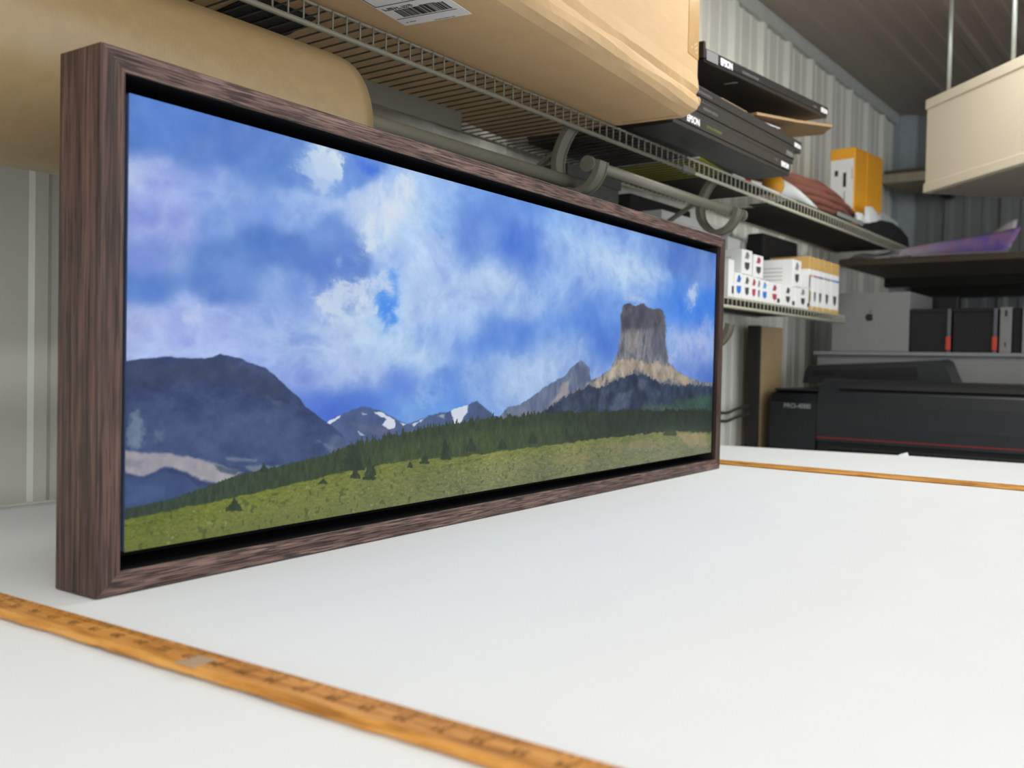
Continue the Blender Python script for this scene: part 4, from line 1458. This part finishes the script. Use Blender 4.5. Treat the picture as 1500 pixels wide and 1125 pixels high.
crate('black crate with a red latch, next to the emblem carton', .006, .138)
crate('black crate with a red latch, farther from the emblem carton', -.135, .002)
t = thing('white_device', 'slim white upright device between the black crate and a dark gap', 'device', (3.1, -.155, .2645))
link('housing', box(3.02, 3.25, -.175, -.140, .2645, .415, .003), M_lgrey, t)
link('slot', box(3.017, 3.021, -.162, -.156, .385, .405), M_ink, t)
link('slot', box(3.017, 3.021, -.160, -.157, .285, .300), M_ink, t)
tag(link('dark_binder', box(3.03, 3.27, -.203, -.177, .2645, .412, .003), M_blackm), 'dark binder standing just right of the slim white device', 'binder')
tag(link('white_case', box(3.02, 3.27, -.42, -.206, .2645, .415, .003), M_lgrey), 'white case at the right end of the low cabinet', 'case')
# dark small speaker behind the emblem carton
tag(link('dark_monitor', box(3.37, 3.42, .06, .25, .2645, .480, .004), M_black), 'dark flat panel standing behind the emblem carton', 'panel')

# ================================================================== BACK SHELF WITH SHEETS
t = thing('back_shelf', 'deep wooden shelf on the far wall carrying curled sheets', 'shelf', (3.8, -.4, .60))
link('shelf_board', box(3.30, 4.36, -1.6, .475, .603, .622, .002), M_plyd, t)
link('front_edge', box(3.285, 3.30, -1.6, .475, .601, .624, .001), M_plyd, t)
link('cleat', box(3.9, 3.95, -1.6, .475, .565, .603, .001), M_beamd, t)
link('cleat', box(4.33, 4.372, -1.6, .475, .545, .603, .001), M_beamd, t)


def sheet(name, label, mt, y0, y1, x0, rise, z0, L=.34, skew=0, curl=0, taper=0):
    def f(s, q):
        y = y0 + (y1 - y0) * s + skew * q
        x = x0 + L * q
        z = z0 + rise * (1 - taper * s) * q * q + curl * math.exp(-((s - .05) / .12) ** 2) * q ** 2 + .003 * math.sin(s * 7 + q * 3) * q
        return (x, y, z)
    o = link(name, grid(f, 24, 14), mt, None, True)
    solidify(o, .0012, 1)
    return tag(o, label, 'sheet')


mp_ = bpy.data.materials.new('purple_print')
mp_.use_nodes = True
nt = mp_.node_tree
bs = nt.nodes['Principled BSDF']
bs.inputs['Roughness'].default_value = .3
tc = nt.nodes.new('ShaderNodeTexCoord')
sx = nt.nodes.new('ShaderNodeSeparateXYZ')
nt.links.new(tc.outputs['Object'], sx.inputs[0])
rp = nt.nodes.new('ShaderNodeValToRGB')
mr = nt.nodes.new('ShaderNodeMapRange')
mr.inputs['From Min'].default_value = -.20
mr.inputs['From Max'].default_value = .20
nt.links.new(sx.outputs['Y'], mr.inputs[0])
el = rp.color_ramp.elements
el[0].position = 0
el[0].color = s2l((128, 108, 196)) + (1,)
el[1].position = 1
el[1].color = s2l((226, 226, 228)) + (1,)
k = el.new(.35)
k.color = s2l((150, 134, 206)) + (1,)
k = el.new(.65)
k.color = s2l((196, 184, 212)) + (1,)
nt.links.new(mr.outputs[0], rp.inputs[0])
nz = nt.nodes.new('ShaderNodeTexNoise')
nz.inputs['Scale'].default_value = 14
mx = nt.nodes.new('ShaderNodeMix')
mx.data_type = 'RGBA'
r3 = nt.nodes.new('ShaderNodeValToRGB')
r3.color_ramp.elements[0].position = .52
r3.color_ramp.elements[0].color = (0, 0, 0, 1)
r3.color_ramp.elements[1].position = .62
r3.color_ramp.elements[1].color = (.45, .45, .45, 1)
nt.links.new(tc.outputs['Object'], nz.inputs['Vector'])
nt.links.new(nz.outputs['Fac'], r3.inputs[0])
nt.links.new(r3.outputs[0], mx.inputs[0])
nt.links.new(rp.outputs[0], mx.inputs[6])
mx.inputs[7].default_value = s2l((200, 150, 170)) + (1,)
nt.links.new(mx.outputs[2], bs.inputs['Base Color'])
sheet('purple_print', 'large purple and pink printed sheet curling up at the front of the back shelf', mp_, -.10, .37, 3.245, .086, .6262, .055, -.05, 0, .80)
sheet('white_sheet', 'white sheet with an upturned pointed corner behind the purple print', M_white_s, -.09, .30, 3.38, .108, .6262, .10, -.02, .035, .70)
sheet('clear_film', 'grey translucent film lying at the left end of the back shelf', mat('grey_translucent', (120, 118, 128), .25), .365, .47, 3.27, .040, .6262, .2, 0)
tag(link('cream_board', box(3.302, 3.62, -.42, -.165, .6244, .668, .002), mat('cream_card', (222, 204, 160), .6)), 'cream board stacked right of the purple print on the back shelf', 'board')

# ledge on back wall
t = thing('wall_ledge', 'pale plank ledge with dark underside across the far wall', 'ledge', (4.22, -.9, 1.05))
link('plank', box(4.06, 4.378, -2.4, .541, 1.052, 1.092, .002), M_beam, t)
link('upper_board', box(4.075, 4.378, -2.4, .538, 1.092, 1.112, .002), mat('brown_rail', (88, 78, 62), .7), t)
for y in (-2.0, -.9, .3):
    link('cleat', box(4.10, 4.376, y, y + .04, 1.010, 1.052, .002), M_beamd, t)

# ================================================================== HANGING BEIGE UNIT
YC = math.radians(45.5)
corner = Vector((2.782, .052, .766))
t = thing('hanging_unit', 'beige rectangular metal unit hanging from the ceiling on thin rods', 'ceiling unit', corner)
# local x: toward the viewer along the visible face; local y: away from the face
ex = Vector((-math.cos(YC), -math.sin(YC), 0))
ey = Vector((math.sin(YC), -math.cos(YC), 0))
MC = basis(ex, ey, (0, 0, 1), corner)
HC = .295
LC, WC = .95, .62
link('housing', box(0.004, LC, .003, WC, .004, HC - .004, .003, M=MC), M_beige, t)
link('top_band', box(0, LC + .002, -.001, WC + .002, HC - .032, HC, .003, M=MC), M_beige, t)
link('bottom_band', box(0, LC + .002, -.001, WC + .002, 0, .030, .003, M=MC), M_beige, t)
link('underside_panel', box(.02, LC - .02, .02, WC - .02, -.003, .001, .001, M=MC), mat('unit_underside_shade', (150, 140, 128), .6), t)  # darker beige, the shade of the underside put into the colour
for (a, c) in ((.075, .03), (.372, .03), (.075, WC - .05), (.86, .05)):
    p = MC @ Vector((a, c, HC))
    link('hanging_rod', tube([(p.x, p.y, p.z - .004), (p.x, p.y, ZC - .004)], .0065, 10), M_steel, t, True)
    link('hook_plate', tube([(p.x, p.y, ZC - .016), (p.x, p.y, ZC - .004)], .012, 12), M_beamd, t)
